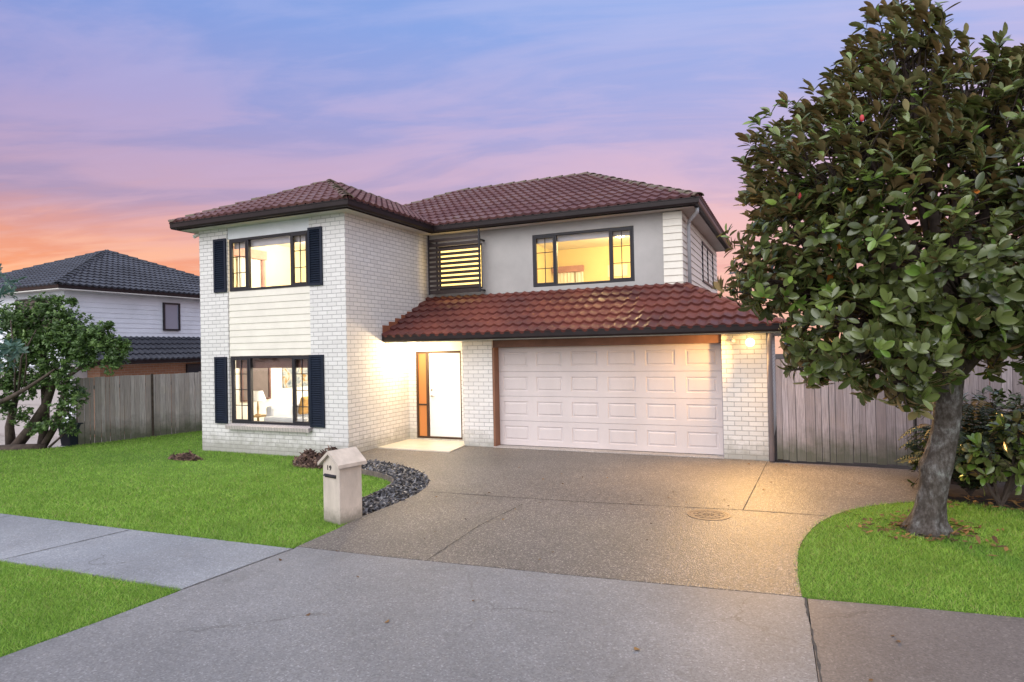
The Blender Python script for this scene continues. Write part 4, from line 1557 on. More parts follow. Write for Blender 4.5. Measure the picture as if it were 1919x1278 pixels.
b_.box(-3.900, -3.87, 2.30, 3.2, 1.17, 1.95)
tag(b_.build('painting', M['paint_art'], loc=(-3.91, 2.7, 1.17)), 'abstract grey and gold painting on the living room wall', 'painting')
b_ = MB()
b_.box(-3.900, -3.88, .98, 1.80, .97, 2.1)
iw = b_.build('interior_window', M['taupe'], H)
b_ = MB()
b_.box(-3.8999, -3.85, 1.801, 1.86, .93, 2.14)
b_.box(-3.8999, -3.85, .93, .979, .93, 2.14)
b_.box(-3.8999, -3.83, .98, 1.80, .93, .969)
b_.build('frame', M['brownblind'], iw)

# ---------------------------------------------------------------- wall lamps
wl = thing('wall_lamp', 'round glowing warm wall lamp on the brick pier right of the garage', 'wall lamp', (7.50, DP - .002, 2.10))
b_ = MB()
b_.lathe([(0, 0), (.055, 0), (.055, .02), (.03, .03), (.03, .05)], (7.50, DP - .002, 2.10), (0, -1, 0), 16)
b_.build('lamp_base', M['white'], wl, smooth=False)
b_ = MB()
c = Vector((7.50, DP - .11, 2.10))
b_.lathe([(.0001, -.078)] + [(.078 * math.sin(math.pi * k / 10), -.078 * math.cos(math.pi * k / 10)) for k in range(1, 10)] + [(.0001, .078)], c, n=18)
b_.build('bulb', emit_mat('glowing_bulb', (1.0, 0.76, 0.34), 3.0), wl, smooth=True)
point_light('bulb_light', (7.50, DP - .42, 2.06), 2.6, (1.0, 0.56, 0.16), .05, wl)
sd_ = bpy.data.lights.new('bulb_beam', 'SPOT')
sd_.energy = 430
sd_.color = (1.0, 0.56, 0.17)
sd_.spot_size = rad(150)
sd_.spot_blend = 1.0
sd_.shadow_soft_size = .05
so_ = bpy.data.objects.new('bulb_beam', sd_)
COL.objects.link(so_)
so_.parent = wl
so_.location = Vector((7.50, DP - .20, 2.07)) - wl.location
s2_ = sd_.copy()
s2_.energy = 75
s2_.spot_size = rad(135)
s2_.spot_blend = .8
s2o = bpy.data.objects.new('bulb_beam', s2_)
COL.objects.link(s2o)
s2o.parent = wl
s2o.location = Vector((7.44, DP - .42, 2.05)) - wl.location
s2o.rotation_euler = Vector((1, .10, .22)).to_track_quat('Z', 'Y').to_euler()
so_.rotation_euler = (Vector((7.50, DP - .20, 2.07)) - Vector((8.1, -1.3, 0))).to_track_quat('Z', 'Y').to_euler()
sn = thing('motion_sensor', 'small white motion sensor beside the glowing wall lamp', 'sensor', (7.20, DP - .002, 2.16))
b_ = MB()
b_.lathe([(0, 0), (.03, 0), (.03, .025), (0, .03)], (7.20, DP - .002, 2.16), (0, -1, 0), 14)
b_.build('mount', M['white'], sn)
b_ = MB()
b_.tube([(7.20, DP - .03, 2.16), (7.21, DP - .07, 2.15), (7.23, DP - .12, 2.12)], [.018, .035, .03], 12)
b_.build('sensor_head', M['white'], sn, smooth=True)
dl = thing('downlight', 'recessed warm white downlight in the porch ceiling above the door', 'downlight', (.62, 1.72, 2.254))
b_ = MB()
b_.lathe([(.07, 0), (.07, -.008), (.05, -.008), (.05, -.002)], (.62, 1.72, 2.254), n=20)
b_.build('rim', M['white'], dl)
b_ = MB()
b_.lathe([(.049, -.004), (.0001, -.006)], (.62, 1.72, 2.254), n=20)
b_.build('lens', emit_mat('downlight_lens', (1.0, 0.86, 0.62), 40), dl)
point_light('downlight_light', (.46, 1.66, 2.10), 46, (1.0, 0.75, 0.42), .06, dl)
sv = thing('security_light', 'tiny pale security light under the eave at the far left corner', 'light', (W - .10, .02, 4.80))
b_ = MB()
b_.tube([(W - .005, .05, 4.81), (W - .06, .02, 4.80), (W - .11, -.02, 4.78)], [.03, .03, .045], 10)
b_.build('lamp_head', M['cream'], sv, smooth=True)
b_ = MB()
b_.lathe([(0, 0), (.04, 0), (.04, .03), (0, .032)], (W - .11, -.02, 4.77), (-.3, -.8, -.5), 12)
b_.build('lens', M['white'], sv)

# ================================================================ letterbox
LBL = (2.93, -3.86, 0)
lb = thing('letterbox', 'cream rendered letterbox with gabled top and number 19 beside the slate bed', 'letterbox', LBL)
ax = Vector((.35, -.095, 0)).normalized()
ay = Vector((-ax.y, ax.x, 0))
fl = Vector((2.765, -3.995, 0))
LW, LD, LH, LA = .340, .335, .70, .825
def LP(u, v, z):
    return fl + ax * u + ay * v + Vector((0, 0, z))
b_ = MB()
pf = [(0, -.03), (LW, -.03), (LW, LH), (LW / 2, LA), (0, LH)]
b_.face([LP(u, 0, z) for u, z in pf])
b_.face([LP(u, LD, z) for u, z in reversed(pf)])
for i in range(5):
    a, c = pf[i], pf[(i + 1) % 5]
    b_.face([LP(a[0], 0, a[1]), LP(a[0], LD, a[1]), LP(c[0], LD, c[1]), LP(c[0], 0, c[1])])
b_.build('body', M['postbox'], lb, bevel=.006)
b_ = MB()
ov = .045
for s_ in (-1, 1):
    e = LP(LW / 2 + s_ * (LW / 2 + ov), 0, LH - ov * (LA - LH) / (LW / 2))
    r_ = LP(LW / 2, 0, LA)
    t_ = (r_ - e)
    nn = Vector((0, 0, 1)) if False else (ay.cross(t_).normalized())
    if nn.z < 0:
        nn = -nn
    p = [e, r_ , r_ + nn * 0.0, e]
    f0, f1 = -ov, LD + ov
    A, B = e + ay * f0 + nn * .002, r_ + ay * f0 + nn * .002
    C_, D_ = r_ + ay * f1 + nn * .002, e + ay * f1 + nn * .002
    th = Vector((0, 0, .042))
    b_.face([A, B, C_, D_]); b_.face([A + th, B + th, C_ + th, D_ + th]); b_.face([A, B, B + th, A + th]); b_.face([C_, D_, D_ + th, C_ + th]); b_.face([A, D_, D_ + th, A + th])
b_.build('roof', M['postbox'], lb, weld=True)
b_ = MB()
b_.obox(LP(LW * .47, -.001, .545), ax, ay, (0, 0, 1), .225, .012, .026)
b_.build('mail_slot', M['black'], lb)
b_ = MB()
b_.obox(LP(LW * .47, -.014, .562), ax, (ay * .8 + Vector((0, 0, .6))).normalized(), (Vector((0, 0, .8)) - ay * .6).normalized(), .24, .035, .005)
b_.build('slot_flap', M['frame'], lb)
fc = bpy.data.curves.new('numerals', 'FONT')
fc.body = '19'
fc.size = .085
fc.extrude = .004
fc.space_character = 1.25
fc.align_x = 'CENTER'
fo = bpy.data.objects.new('numerals', fc)
COL.objects.link(fo)
dg = bpy.context.evaluated_depsgraph_get()
nm = bpy.data.meshes.new_from_object(fo.evaluated_get(dg))
bpy.data.objects.remove(fo)
no = bpy.data.objects.new('house_number', nm)
nm.materials.clear()
nm.materials.append(M['black'])
COL.objects.link(no)
no.parent = lb
R3 = Matrix((ax, Vector((0, 0, 1)), -ay)).transposed().to_4x4()
R3.translation = LP(LW * .40, -.004, .625) - Vector(LBL)
no.matrix_local = R3


# ================================================================ fences
def paling_fence(name, label, A, B, z0, z1, mt, cat, slope_top=0.0, post_every=2.4, gapjit=.4, rail=True):
    A, B = Vector((*A, 0)), Vector((*B, 0))
    d = (B - A)
    L = d.length
    d.normalize()
    nn = Vector((d.y, -d.x, 0))
    t = thing(name, label, cat, (A.x, A.y, z0))
    V, F, UV, R_ = [], [], [], []
    u = 0.0
    while u < L:
        wd = random.choice((.10, .15, .15, .12, .14)) * random.uniform(.95, 1.05)
        wd = min(wd, L - u)
        if wd < .03:
            break
        g = random.uniform(.004, .013)
        zt = z1 + slope_top * u / L + random.uniform(-.012, .012)
        zb = z0 + random.uniform(-.0, .03)
        off = random.uniform(-.003, .003)
        tilt = random.uniform(-.006, .006)
        rv = random.random()
        i = len(V)
        for (uu, zz, dd) in ((u, zb, 0), (u + wd - g, zb, 0), (u + wd - g + tilt, zt, 0), (u + tilt, zt, 0), (u, zb, .02), (u + wd - g, zb, .02), (u + wd - g + tilt, zt, .02), (u + tilt, zt, .02)):
            V.append(tuple(A + d * uu + nn * (off - dd + .02) + Vector((0, 0, zz))))
            R_.append(rv)
        for q in ((0, 1, 2, 3), (5, 4, 7, 6), (1, 5, 6, 2), (4, 0, 3, 7), (3, 2, 6, 7)):
            F.append(tuple(i + k for k in q))
            UV.append([((u + (wd if k in (1, 2, 5, 6) else 0)), (zt if k in (2, 3, 6, 7) else zb) - z0) for k in q])
        u += wd
    o = npmesh('paling', V, F, mt, t, rnd=R_)
    uvl = o.data.uv_layers.new(name='UVMap')
    uvl.data.foreach_set('uv', [c for q in UV for p in q for c in p])
    if rail:
        mb = MB()
        for zz in (z0 + .3, z1 - .25):
            MB().obox(A + d * L / 2 - nn * .035 + Vector((0, 0, zz)), d, nn, (0, 0, 1), L, .05, .09).build('rail', M['bark2'], t)
        k = 0.05
        while k < L:
            MB().obox(A + d * k - nn * .06 + Vector((0, 0, (z0 + z1) / 2)), d, nn, (0, 0, 1), .1, .1, z1 - z0 + .0).build('post', M['bark2'], t)
            k += post_every
    return t


fl_ = paling_fence('paling_fence', 'weathered grey paling fence with green stained base along the left lawn', (-7.97, -.33), (-6.55, 5.3), -.12, 1.56, M['pal_l'], 'fence', .04)
mb = MB()
d_ = Vector((1.42, 5.63, 0)).normalized()
p_ = Vector((-7.97, -.33, 0)) + d_ * 1.72
mb.obox(p_ + Vector((d_.y, -d_.x, 0)) * .045 + Vector((0, 0, .73)), d_, (d_.y, -d_.x, 0), (0, 0, 1), .05, .03, 1.72)
mb.build('cover_batten', M['bark2'], fl_)
fr_ = paling_fence('paling_gate', 'weathered grey timber paling gate between garage and magnolia trunk', (7.90, 1.69), (9.95, 1.74), .03, 1.80, M['pal_r'], 'gate', 0)
mb = MB()
mb.box(8.34, 8.47, 1.642, 1.655, 1.385, 1.435)
mb.build('letter_plate', M['iron'], fr_)
paling_fence('paling_fence', 'grey paling fence rising behind the ferns right of the magnolia', (10.0, 1.76), (16.0, 2.4), .0, 1.82, M['pal_r'], 'fence', 0)


# ================================================================ foliage
def leaf_mesh(P, Dv, Nv, L, Wd, curl, two_sided=True, rnd=None):
    """leaves: base point, direction, upper normal, length, width, droop. returns V,F(tri),rnd,mi"""
    n = len(P)
    Dv = Dv / np.linalg.norm(Dv, axis=1)[:, None]
    S = np.cross(Dv, Nv)
    S /= np.linalg.norm(S, axis=1)[:, None] + 1e-9
    Nn = np.cross(S, Dv)
    # template: rows t, width, with side lift
    T = [(0, 0, 0)]
    for t, ww, up in ((.16, .25, .07), (.40, .46, .12), (.66, .50, .13), (.87, .34, .10)):
        T += [(t, -ww, up), (t, 0, 0), (t, ww, up)]
    T.append((1, 0, .02))
    tri = [(0, 2, 1), (0, 3, 2)]
    for q in range(3):
        a_ = 1 + q * 3
        tri += [(a_, a_ + 1, a_ + 4), (a_, a_ + 4, a_ + 3), (a_ + 1, a_ + 2, a_ + 5), (a_ + 1, a_ + 5, a_ + 4)]
    tri += [(10, 11, 13), (11, 12, 13)]
    NV = len(T)
    V = np.zeros((n, NV, 3))
    for i, (t, s, u) in enumerate(T):
        V[:, i] = P + Dv * (L * t)[:, None] + S * (Wd * s)[:, None] + Nn * (Wd * u - curl * L * t * t)[:, None]
    tri = np.array(tri)
    F = (tri[None] + (np.arange(n) * NV)[:, None, None]).reshape(-1, 3)
    r = np.repeat(rnd, NV)
    mi = np.zeros(len(F), int)
    V = V.reshape(-1, 3)
    if two_sided:
        V2 = V - np.repeat(Nn, NV, 0) * .0015
        F2 = F[:, ::-1] + len(V)
        V = np.concatenate([V, V2])
        r = np.concatenate([r, r])
        mi = np.concatenate([mi, np.ones(len(F2), int)])
        F = np.concatenate([F, F2])
    return V, F, r, mi


def unit(v):
    return v / (np.linalg.norm(v, axis=-1, keepdims=True) + 1e-9)


def rosettes(C, A, nl, L0, spread, wr, rbase, curl=(0.05, 0.35)):
    """whorls of leaves at twig ends C with axes A"""
    m_ = len(C)
    P, Dv, Nv, L, R_ = [], [], [], [], []
    ref = unit(np.cross(A, np.array([.31, .77, .56])))
    ref2 = np.cross(A, ref)
    for k in range(nl):
        ph = 2 * np.pi * (k * .382 + RNG.uniform(-.06, .06, m_)) + RNG.uniform(0, 6.28)
        th = np.deg2rad(RNG.uniform(*spread, m_))
        radial = ref * np.cos(ph)[:, None] + ref2 * np.sin(ph)[:, None]
        d = A * np.cos(th)[:, None] + radial * np.sin(th)[:, None]
        nv = A * np.sin(th)[:, None] - radial * np.cos(th)[:, None]
        nv = unit(nv + RNG.normal(0, .18, (m_, 3)))
        P.append(C - A * (RNG.uniform(0, .10, m_) * (k / nl))[:, None])
        Dv.append(d)
        Nv.append(nv)
        L.append(L0 * RNG.uniform(.55, 1.2, m_))
        R_.append(np.clip(rbase + RNG.normal(0, .14, m_), 0, 1))
    P, Dv, Nv, L, R_ = map(np.concatenate, (P, Dv, Nv, L, R_))
    return P, Dv, Nv, L, L * wr * RNG.uniform(.85, 1.15, len(L)), RNG.uniform(*curl, len(L)), R_


rv = np.array(r2 if False else rgt)
fv = np.array([-math.sin(YAW), math.cos(YAW), 0.0])

# ---------------------------------------------------------------- magnolia
MT = Vector((9.52, -2.12, 0.0))
mag = thing('magnolia_tree', 'large glossy magnolia tree with rusty leaf undersides and lichen-grey trunk', 'tree', MT)
tb = MB()
# trunk with root flare
tp = [(9.47, -2.15, -.08), (9.47, -2.15, .02), (9.48, -2.15, .12), (9.515, -2.155, .28), (9.55, -2.17, .5), (9.58, -2.18, .72), (9.63, -2.19, .95), (9.67, -2.20, 1.15), (9.695, -2.21, 1.4), (9.715, -2.22, 1.65), (9.72, -2.22, 1.85)]
tr_ = [.200, .180, .156, .144, .138, .148, .134, .128, .124, .122, .118]
n_ = 56
NR_ = 84
from mathutils import noise as mnoise
rings = []
tpa, tra = np.array(tp), np.array(tr_)
for i in range(NR_):
    zt = -.08 + (1.85 + .08) * i / (NR_ - 1)
    px_, py_, r = (np.interp(zt, tpa[:, 2], q) for q in (tpa[:, 0], tpa[:, 1], tra))
    rg_ = []
    low = max(0.0, 1 - zt / .38)
    for k in range(n_):
        a = 2 * math.pi * k / n_
        fl_a = 1 + (.22 * math.sin(a * 3 + .6) + .16 * math.sin(a * 5 + 2) + .25) * low ** 1.8 + .03 * math.sin(a * 4 + zt * 5) + .03 * math.sin(a * 2 - zt * 4)
        fl_a += .16 * math.exp(-((zt - .74) / .07) ** 2) * max(0, math.cos(a - 3.3)) ** 2
        q = Vector((math.cos(a) * 2.2, math.sin(a) * 2.2, zt * 5.0))
        rel = .035 * mnoise.noise(q * 1.3) + .05 * mnoise.noise(Vector((q.x * 3.4, q.y * 3.4, q.z * 1.1))) + .03 * mnoise.noise(q * 6.5)
        rg_.append((px_ + math.cos(a) * r * (fl_a + rel), py_ + math.sin(a) * r * (fl_a + rel), zt))
    rings.append(rg_)
b0 = 0
for rg_ in rings:
    tb.v += rg_
for i in range(len(rings) - 1):
    for k in range(n_):
        a, c = i * n_ + k, i * n_ + (k + 1) % n_
        tb.f.append((a, c, c + n_, a + n_))
        tb.uv.append([(0, 0)] * 4)
        tb.mi.append(0)
tb.build('trunk', M['bark'], mag, smooth=True)
# crown blobs: (side, depth, height, radius side/depth/height) about the trunk axis
C0 = np.array([9.66, -2.18, 0])
blobs = [(.35, .35, 3.4, .75, .6, .75), (.1, .2, 2.9, .6, .6, .6), (-.95, 0, 4.42, .45, .65, .40), (-1.40, 0, 3.82, .47, .65, .48), (.95, .1, 4.62, .5, .6, .35), (-.15, 0, 3.2, 1.45, 1.5, 1.45), (-.45, -.1, 4.5, .75, .9, .95), (-.40, -.05, 5.25, .40, .45, .55), (-1.15, 0, 4.0, .85, 1.0, .75), (-1.45, .1, 3.2, .65, .9, .70),
         (-1.78, .0, 2.76, .50, .6, .36), (-1.12, -.2, 2.25, .60, .8, .5), (.55, .0, 4.35, .85, 1.1, .75), (1.25, 0, 4.3, .85, 1.0, .95), (1.4, 0, 3.0, 1.1, 1.2, 1.2),
         (-.75, -.35, 2.05, .68, .7, .52), (.65, -.25, 2.2, .85, .9, .55), (-1.36, .05, 1.92, .32, .45, .32), (-.72, -.45, 1.62, .27, .35, .2), (-.1, -.5, 2.6, 1.0, .9, .7), (.2, -.2, 4.7, .4, .6, .4), (-.55, -.4, 1.38, .13, .14, .09)]
limbs = MB()
fork = Vector((9.75, -2.22, 1.78))
allC, allA = [], []
for bi, (s, d, z, rs, rd, rz_) in enumerate(blobs):
    bc = C0 + rv * s + fv * d + np.array([0, 0, z])
    vol = rs * rd * rz_
    m_ = int(150 * (rs * rd + rs * rz_ + rd * rz_) / 1.0) if rs > .15 else 4
    dirs = unit(RNG.normal(0, 1, (m_, 3)))
    rr = RNG.uniform(0.4, 1.04, m_) ** .6 + (RNG.uniform(0, 1, m_) < .26) * RNG.uniform(.02, .30, m_) * min(1, .5 / rs)
    loc_ = dirs * rr[:, None]
    pw = bc + rv[None] * (loc_[:, :1] * rs) + fv[None] * (loc_[:, 1:2] * rd) + np.array([0, 0, 1.])[None] * (loc_[:, 2:] * rz_)
    # drop those deep inside other blobs
    keep = np.ones(m_, bool)
    rel = pw - C0
    ls_, ld_, lz_ = rel @ rv, rel @ fv, rel[:, 2]
    for bj, (s2, d2, z2, a2, b2, c2) in enumerate(blobs):
        if bj != bi:
            q = ((ls_ - s2) / a2) ** 2 + ((ld_ - d2) / b2) ** 2 + ((lz_ - z2) / c2) ** 2
            keep &= ~((q < .45) & (RNG.uniform(0, 1, m_) < .8))
    keep &= ~((lz_ < 1.95) & (np.abs(ls_) < .30))
    pw, dirs = pw[keep], dirs[keep]
    dirw = rv[None] * dirs[:, :1] + fv[None] * dirs[:, 1:2] + np.array([0, 0, 1.])[None] * dirs[:, 2:]
    hi = np.clip((pw[:, 2:] - 2.3) / 1.6, 0, 1)
    axv = unit(dirw * (.95 - .45 * hi) + np.array([0, 0, 1.]) * (.25 + .85 * hi) + RNG.normal(0, .22, dirw.shape))
    allC.append(pw)
    allA.append(axv)
    # limb into the blob
    if rs > .2:
        e = Vector(bc)
        st_ = fork + Vector((random.uniform(-.05, .05), random.uniform(-.05, .05), random.uniform(-.1, .3)))
        mid = st_.lerp(e, .5) + Vector((random.uniform(-.15, .15), random.uniform(-.15, .15), random.uniform(0, .2)))
        limbs.tube([st_, st_.lerp(mid, .6), mid, mid.lerp(e, .6), e], [.085, .06, .05, .035, .018], 8)
        for q in RNG.choice(len(pw), min(len(pw), 26), replace=False):
            t_ = Vector(pw[q])
            o_ = mid.lerp(e, random.uniform(.1, 1.0))
            mm = o_.lerp(t_, .55) + Vector((0, 0, random.uniform(-.08, .05)))
            limbs.tube([o_, mm, t_], [.016, .010, .006], 5, cap=False)
limbs.build('branch', M['bark2'], mag, smooth=True)
Cc, Aa = np.concatenate(allC), np.concatenate(allA)
# dead-brown and bright new-growth whorls differ leaf by leaf
rb = np.clip(RNG.beta(2, 3, len(Cc)) + .0, 0, 1)
new = RNG.uniform(0, 1, len(Cc)) < .10
rb[new] = RNG.uniform(.82, .95, new.sum())
parts_ = []
for sel, sprd in ((Cc[:, 2] > 3.7, (18, 74)), ((Cc[:, 2] <= 3.7) & (Cc[:, 2] > 2.7), (20, 80)), (Cc[:, 2] <= 2.7, (30, 95))):
    parts_.append(rosettes(Cc[sel], Aa[sel], 8, .146, sprd, .44, rb[sel]))
P, Dv, Nv, L, Wd, cu, R_ = (np.concatenate(q) for q in zip(*parts_))
R_ = np.minimum(R_, .982)
R_[RNG.uniform(0, 1, len(R_)) < .002] = 1.0
V, F, r, mi = leaf_mesh(P, Dv, Nv, L, Wd, cu, True, R_)
npmesh('crown', V, F, [M['mag_top'], M['mag_under']], mag, rnd=r, mi=mi, smooth=True)
print('magnolia leaves', len(P))
for (s, d, z) in ((-1.36, -1.0, 4.15), (-1.75, -.55, 3.55)):
    c = Vector(C0 + rv * s + fv * d + np.array([0, 0, z]))
    b_ = MB()
    b_.lathe([(.0001, -.035), (.016, -.022), (.02, 0), (.015, .024), (.0001, .035)], c, n=10)
    b_.build('seed_cone', M['cone'], mag, smooth=True)

# fallen magnolia leaves
n = 260
t_ = RNG.uniform(0, 2 * np.pi, n)
q_ = np.abs(RNG.normal(0, .32, n)) + .16
P = np.stack([9.5 + q_ * np.cos(t_), -2.12 + q_ * np.sin(t_) * .9, np.full(n, .015) + RNG.uniform(0, .02, n)], 1)
P2 = np.stack([RNG.uniform(9.9, 11.2, 110), RNG.uniform(-.95, -.3, 110), RNG.uniform(.0, .05, 110)], 1)
P3 = np.stack([RNG.uniform(2.5, 9.3, 60), RNG.uniform(-6.8, 1.5, 60), np.full(60, .006)], 1)
P3 = P3[(P3[:, 0] > 3.3) & ((P3[:, 0] < 8.1) | (P3[:, 1] > -.4) | (P3[:, 1] < -4.7))]
P = np.concatenate([P, P2, P3])
n = len(P)
Dv = unit(np.stack([RNG.normal(0, 1, n), RNG.normal(0, 1, n), RNG.normal(0, .15, n)], 1))
V, F, r, mi = leaf_mesh(P, Dv, np.tile([0, 0, 1.], (n, 1)) + RNG.normal(0, .3, (n, 3)), np.where(np.arange(n) < 370, RNG.uniform(.05, .12, n), RNG.uniform(.02, .05, n)), RNG.uniform(.015, .045, n), RNG.uniform(-.2, .3, n), False, RNG.uniform(0, 1, n))
o = kind(npmesh('fallen_leaves', V, F, M['dead_leaf'], rnd=r, loc=(9.6, -2.1, 0)), 'stuff')
o['label'] = 'brown fallen leaves scattered round the magnolia trunk'
o['category'] = 'leaves'


# ---------------------------------------------------------------- understorey on the right
def fern(c, n, ln, h, label, seed):
    g = np.random.default_rng(seed)
    t = thing('fern', label, 'fern', c, 'ferns under the magnolia')
    Ps, Ds, Ns, Ls, Ws, Rs = [], [], [], [], [], []
    stems = MB()
    for i in range(n):
        a = g.uniform(0, 2 * np.pi)
        l = ln * g.uniform(.65, 1.1)
        hh = h * g.uniform(.5, 1.1)
        base_r = .97 if g.uniform() < .12 else g.uniform(0, .75)
        pts = []
        for k in range(13):
            s = k / 12
            pts.append(np.array([c[0] + math.cos(a) * l * s, c[1] + math.sin(a) * l * s, c[2] + hh * (1.9 * s - 1.35 * s * s)]))
        stems.tube(pts[::3], [.006, .005, .004, .003, .002], 4, cap=False)
        for k in range(2, 26):
            s = k / 25
            i0 = min(11, int(s * 12))
            p = pts[i0] + (pts[i0 + 1] - pts[i0]) * (s * 12 - i0)
            tdir = unit(pts[i0 + 1] - pts[i0])
            side = unit(np.cross(tdir, np.array([0, 0, 1.])))
            for sg in (-1, 1):
                Ps.append(p)
                Ds.append(side * sg * .85 + tdir * .45 + np.array([0, 0, -.15]))
                Ns.append(np.cross(side, tdir) + g.normal(0, .15, 3))
                Ls.append(.12 * math.sin(math.pi * min(1, s * .9 + .12)) + .02)
                Ws.append(.026)
                Rs.append(min(1, base_r + g.uniform(0, .06)))
    stems.build('stem', M['bark2'], t)
    V, F, r, mi = leaf_mesh(np.array(Ps), np.array(Ds), np.array(Ns), np.array(Ls), np.array(Ws), np.full(len(Ls), .15), False, np.array(Rs))
    npmesh('frond', V, F, M['fern_leaf'], t, rnd=r)


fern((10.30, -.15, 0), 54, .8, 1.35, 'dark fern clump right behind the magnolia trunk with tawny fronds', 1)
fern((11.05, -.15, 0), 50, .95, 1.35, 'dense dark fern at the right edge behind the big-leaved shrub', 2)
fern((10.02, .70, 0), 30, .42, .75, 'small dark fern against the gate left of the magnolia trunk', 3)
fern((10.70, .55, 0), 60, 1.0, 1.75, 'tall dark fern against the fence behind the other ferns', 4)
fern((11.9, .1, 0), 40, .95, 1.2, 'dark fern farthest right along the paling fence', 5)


def leafy(name, label, cat, c, blobs, nros, nl, L0, wr, top, under, rbm, spread=(30, 88), stem_m=None, rmax=.97):
    t = thing(name, label, cat, c)
    sm = MB()
    Cs, As = [], []
    for (x, y, z, r) in blobs:
        m_ = max(3, int(nros * r * r))
        dd = unit(RNG.normal(0, 1, (m_, 3)))
        pp = np.array([c[0] + x, c[1] + y, c[2] + z]) + dd * (r * RNG.uniform(.45, 1.05, m_))[:, None]
        pp[:, 2] = np.maximum(pp[:, 2], c[2] + .05)
        Cs.append(pp)
        As.append(unit(dd + np.array([0, 0, .8]) + RNG.normal(0, .25, dd.shape)))
        bc = Vector((c[0] + x, c[1] + y, c[2] + z))
        b0_ = Vector(c)
        sm.tube([b0_, b0_.lerp(bc, .5) + Vector((random.uniform(-.06, .06), random.uniform(-.06, .06), .06)), bc], [.022, .016, .010], 6)
        for q in range(min(m_, 14)):
            sm.tube([bc, bc.lerp(Vector(pp[q]), .5), Vector(pp[q])], [.007, .005, .003], 4, cap=False)
    sm.build('stem', stem_m or M['bark2'], t)
    Cs, As = np.concatenate(Cs), np.concatenate(As)
    rb = np.clip(RNG.beta(2, 2.4, len(Cs)) + rbm, 0, 1)
    P, Dv, Nv, L, Wd, cu, R_ = rosettes(Cs, As, nl, L0, spread, wr, rb)
    V, F, r, mi = leaf_mesh(P, Dv, Nv, L, Wd, cu, True, np.minimum(R_, rmax))
    npmesh('foliage', V, F, [M[top], M[under]], t, rnd=r, mi=mi, smooth=True)
    return t


leafy('broadleaf_shrub', 'glossy big-leaved shrub in front of the ferns at the right edge', 'shrub', (10.50, -.66, 0), [(-.10, 0, .66, .30), (.22, .05, .92, .32), (-.24, -.02, .42, .22), (.12, -.05, .50, .30), (.5, .1, .75, .36), (.55, 0, 1.1, .26)], 190, 7, .165, .42, 'mag_top', 'mag_under', .30)
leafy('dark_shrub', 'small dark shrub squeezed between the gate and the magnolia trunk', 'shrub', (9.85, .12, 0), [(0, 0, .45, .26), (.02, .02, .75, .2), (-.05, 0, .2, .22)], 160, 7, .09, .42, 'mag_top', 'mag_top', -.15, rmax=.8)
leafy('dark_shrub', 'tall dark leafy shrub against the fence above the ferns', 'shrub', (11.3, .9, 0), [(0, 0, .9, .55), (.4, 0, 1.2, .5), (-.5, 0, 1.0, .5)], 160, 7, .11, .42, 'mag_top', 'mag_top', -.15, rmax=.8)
sp = thing('strappy_plant', 'pale arching strap-leaved plant against the fence right of the magnolia trunk', 'plant', (10.28, .62, 0))
P, Dv, Nv, L, Wd, cu, R_ = [], [], [], [], [], [], []
b_ = MB()
for i in range(16):
    a = 2 * math.pi * i / 16 + random.uniform(-.2, .2)
    l = random.uniform(.45, .75)
    prev = None
    for k in range(9):
        s = k / 8
        p = Vector((10.28 + math.cos(a) * l * s, .62 + math.sin(a) * l * s, .95 + .95 * l * s * 2 - 1.5 * l * s * s * 1.2))
        wv = Vector((-math.sin(a), math.cos(a), 0)) * .018 * (1 - s * .9)
        if prev:
            b_.face([prev[0], prev[1], p + wv, p - wv])
        prev = (p - wv, p + wv)
o = b_.build('strap_leaf', M['strap_leaf'], sp, smooth=True)
b_ = MB()
b_.tube([(10.28, .62, 0), (10.28, .62, 1.0)], [.05, .04], 8)
b_.build('stem', M['bark2'], sp)

# ---------------------------------------------------------------- tree on the left
TL = (-8.75, -.95, -.12)
lt_ = thing('garden_tree', 'leaning many-stemmed small tree on the left with loose green foliage', 'tree', TL)
tm = MB()
main = [[(-9.166, -1.117, -0.127, .13), (-8.739, -0.934, 0.408, .115), (-8.323, -0.865, 0.927, .10), (-8.027, -0.850, 1.505, .085), (-7.777, -0.851, 1.697, .06)],
        [(-9.427, -1.013, -0.155, .12), (-9.350, -1.094, 0.408, .09), (-9.077, -1.092, 1.193, .06), (-8.832, -1.100, 1.839, .045), (-8.337, -1.108, 2.599, .03)],
        [(-8.646, -0.778, -0.129, .10), (-8.533, -0.736, 0.650, .08), (-8.425, -0.809, 1.696, .09), (-8.323, -0.882, 2.471, .09), (-8.091, -0.892, 2.786, .10), (-7.993, -0.851, 2.975, .10)],
        [(-8.405, -0.891, -0.075, .08), (-7.955, -0.808, 0.545, .07), (-7.695, -0.809, 1.187, .07), (-7.488, -0.832, 1.632, .05), (-7.230, -0.720, 1.816, .035), (-6.664, -0.581, 1.995, .02)],
        [(-8.805, -1.843, 0.947, .06), (-8.294, -1.620, 1.181, .055), (-7.952, -1.472, 1.382, .045), (-7.553, -1.298, 1.656, .03), (-7.358, -1.214, 1.811, .02)],
        [(-8.156, -0.890, -0.064, .03), (-7.941, -0.797, 0.135, .025), (-7.538, -0.732, 0.421, .015)],
        [(-7.998, -0.851, 2.784, .06), (-7.681, -0.821, 2.812, .045), (-7.209, -0.721, 2.698, .03), (-6.711, -0.607, 2.435, .02)],
        [(-8.234, -1.486, 1.294, .025), (-8.048, -1.522, 2.097, .022), (-7.719, -1.383, 2.728, .012)],
        [(-8.313, -1.521, 1.296, .022), (-8.186, -1.581, 1.977, .018), (-8.253, -1.622, 2.961, .01)],
        [(-8.117, -1.436, 1.477, .018), (-7.939, -1.472, 1.971, .014), (-7.839, -1.543, 2.460, .008)]]
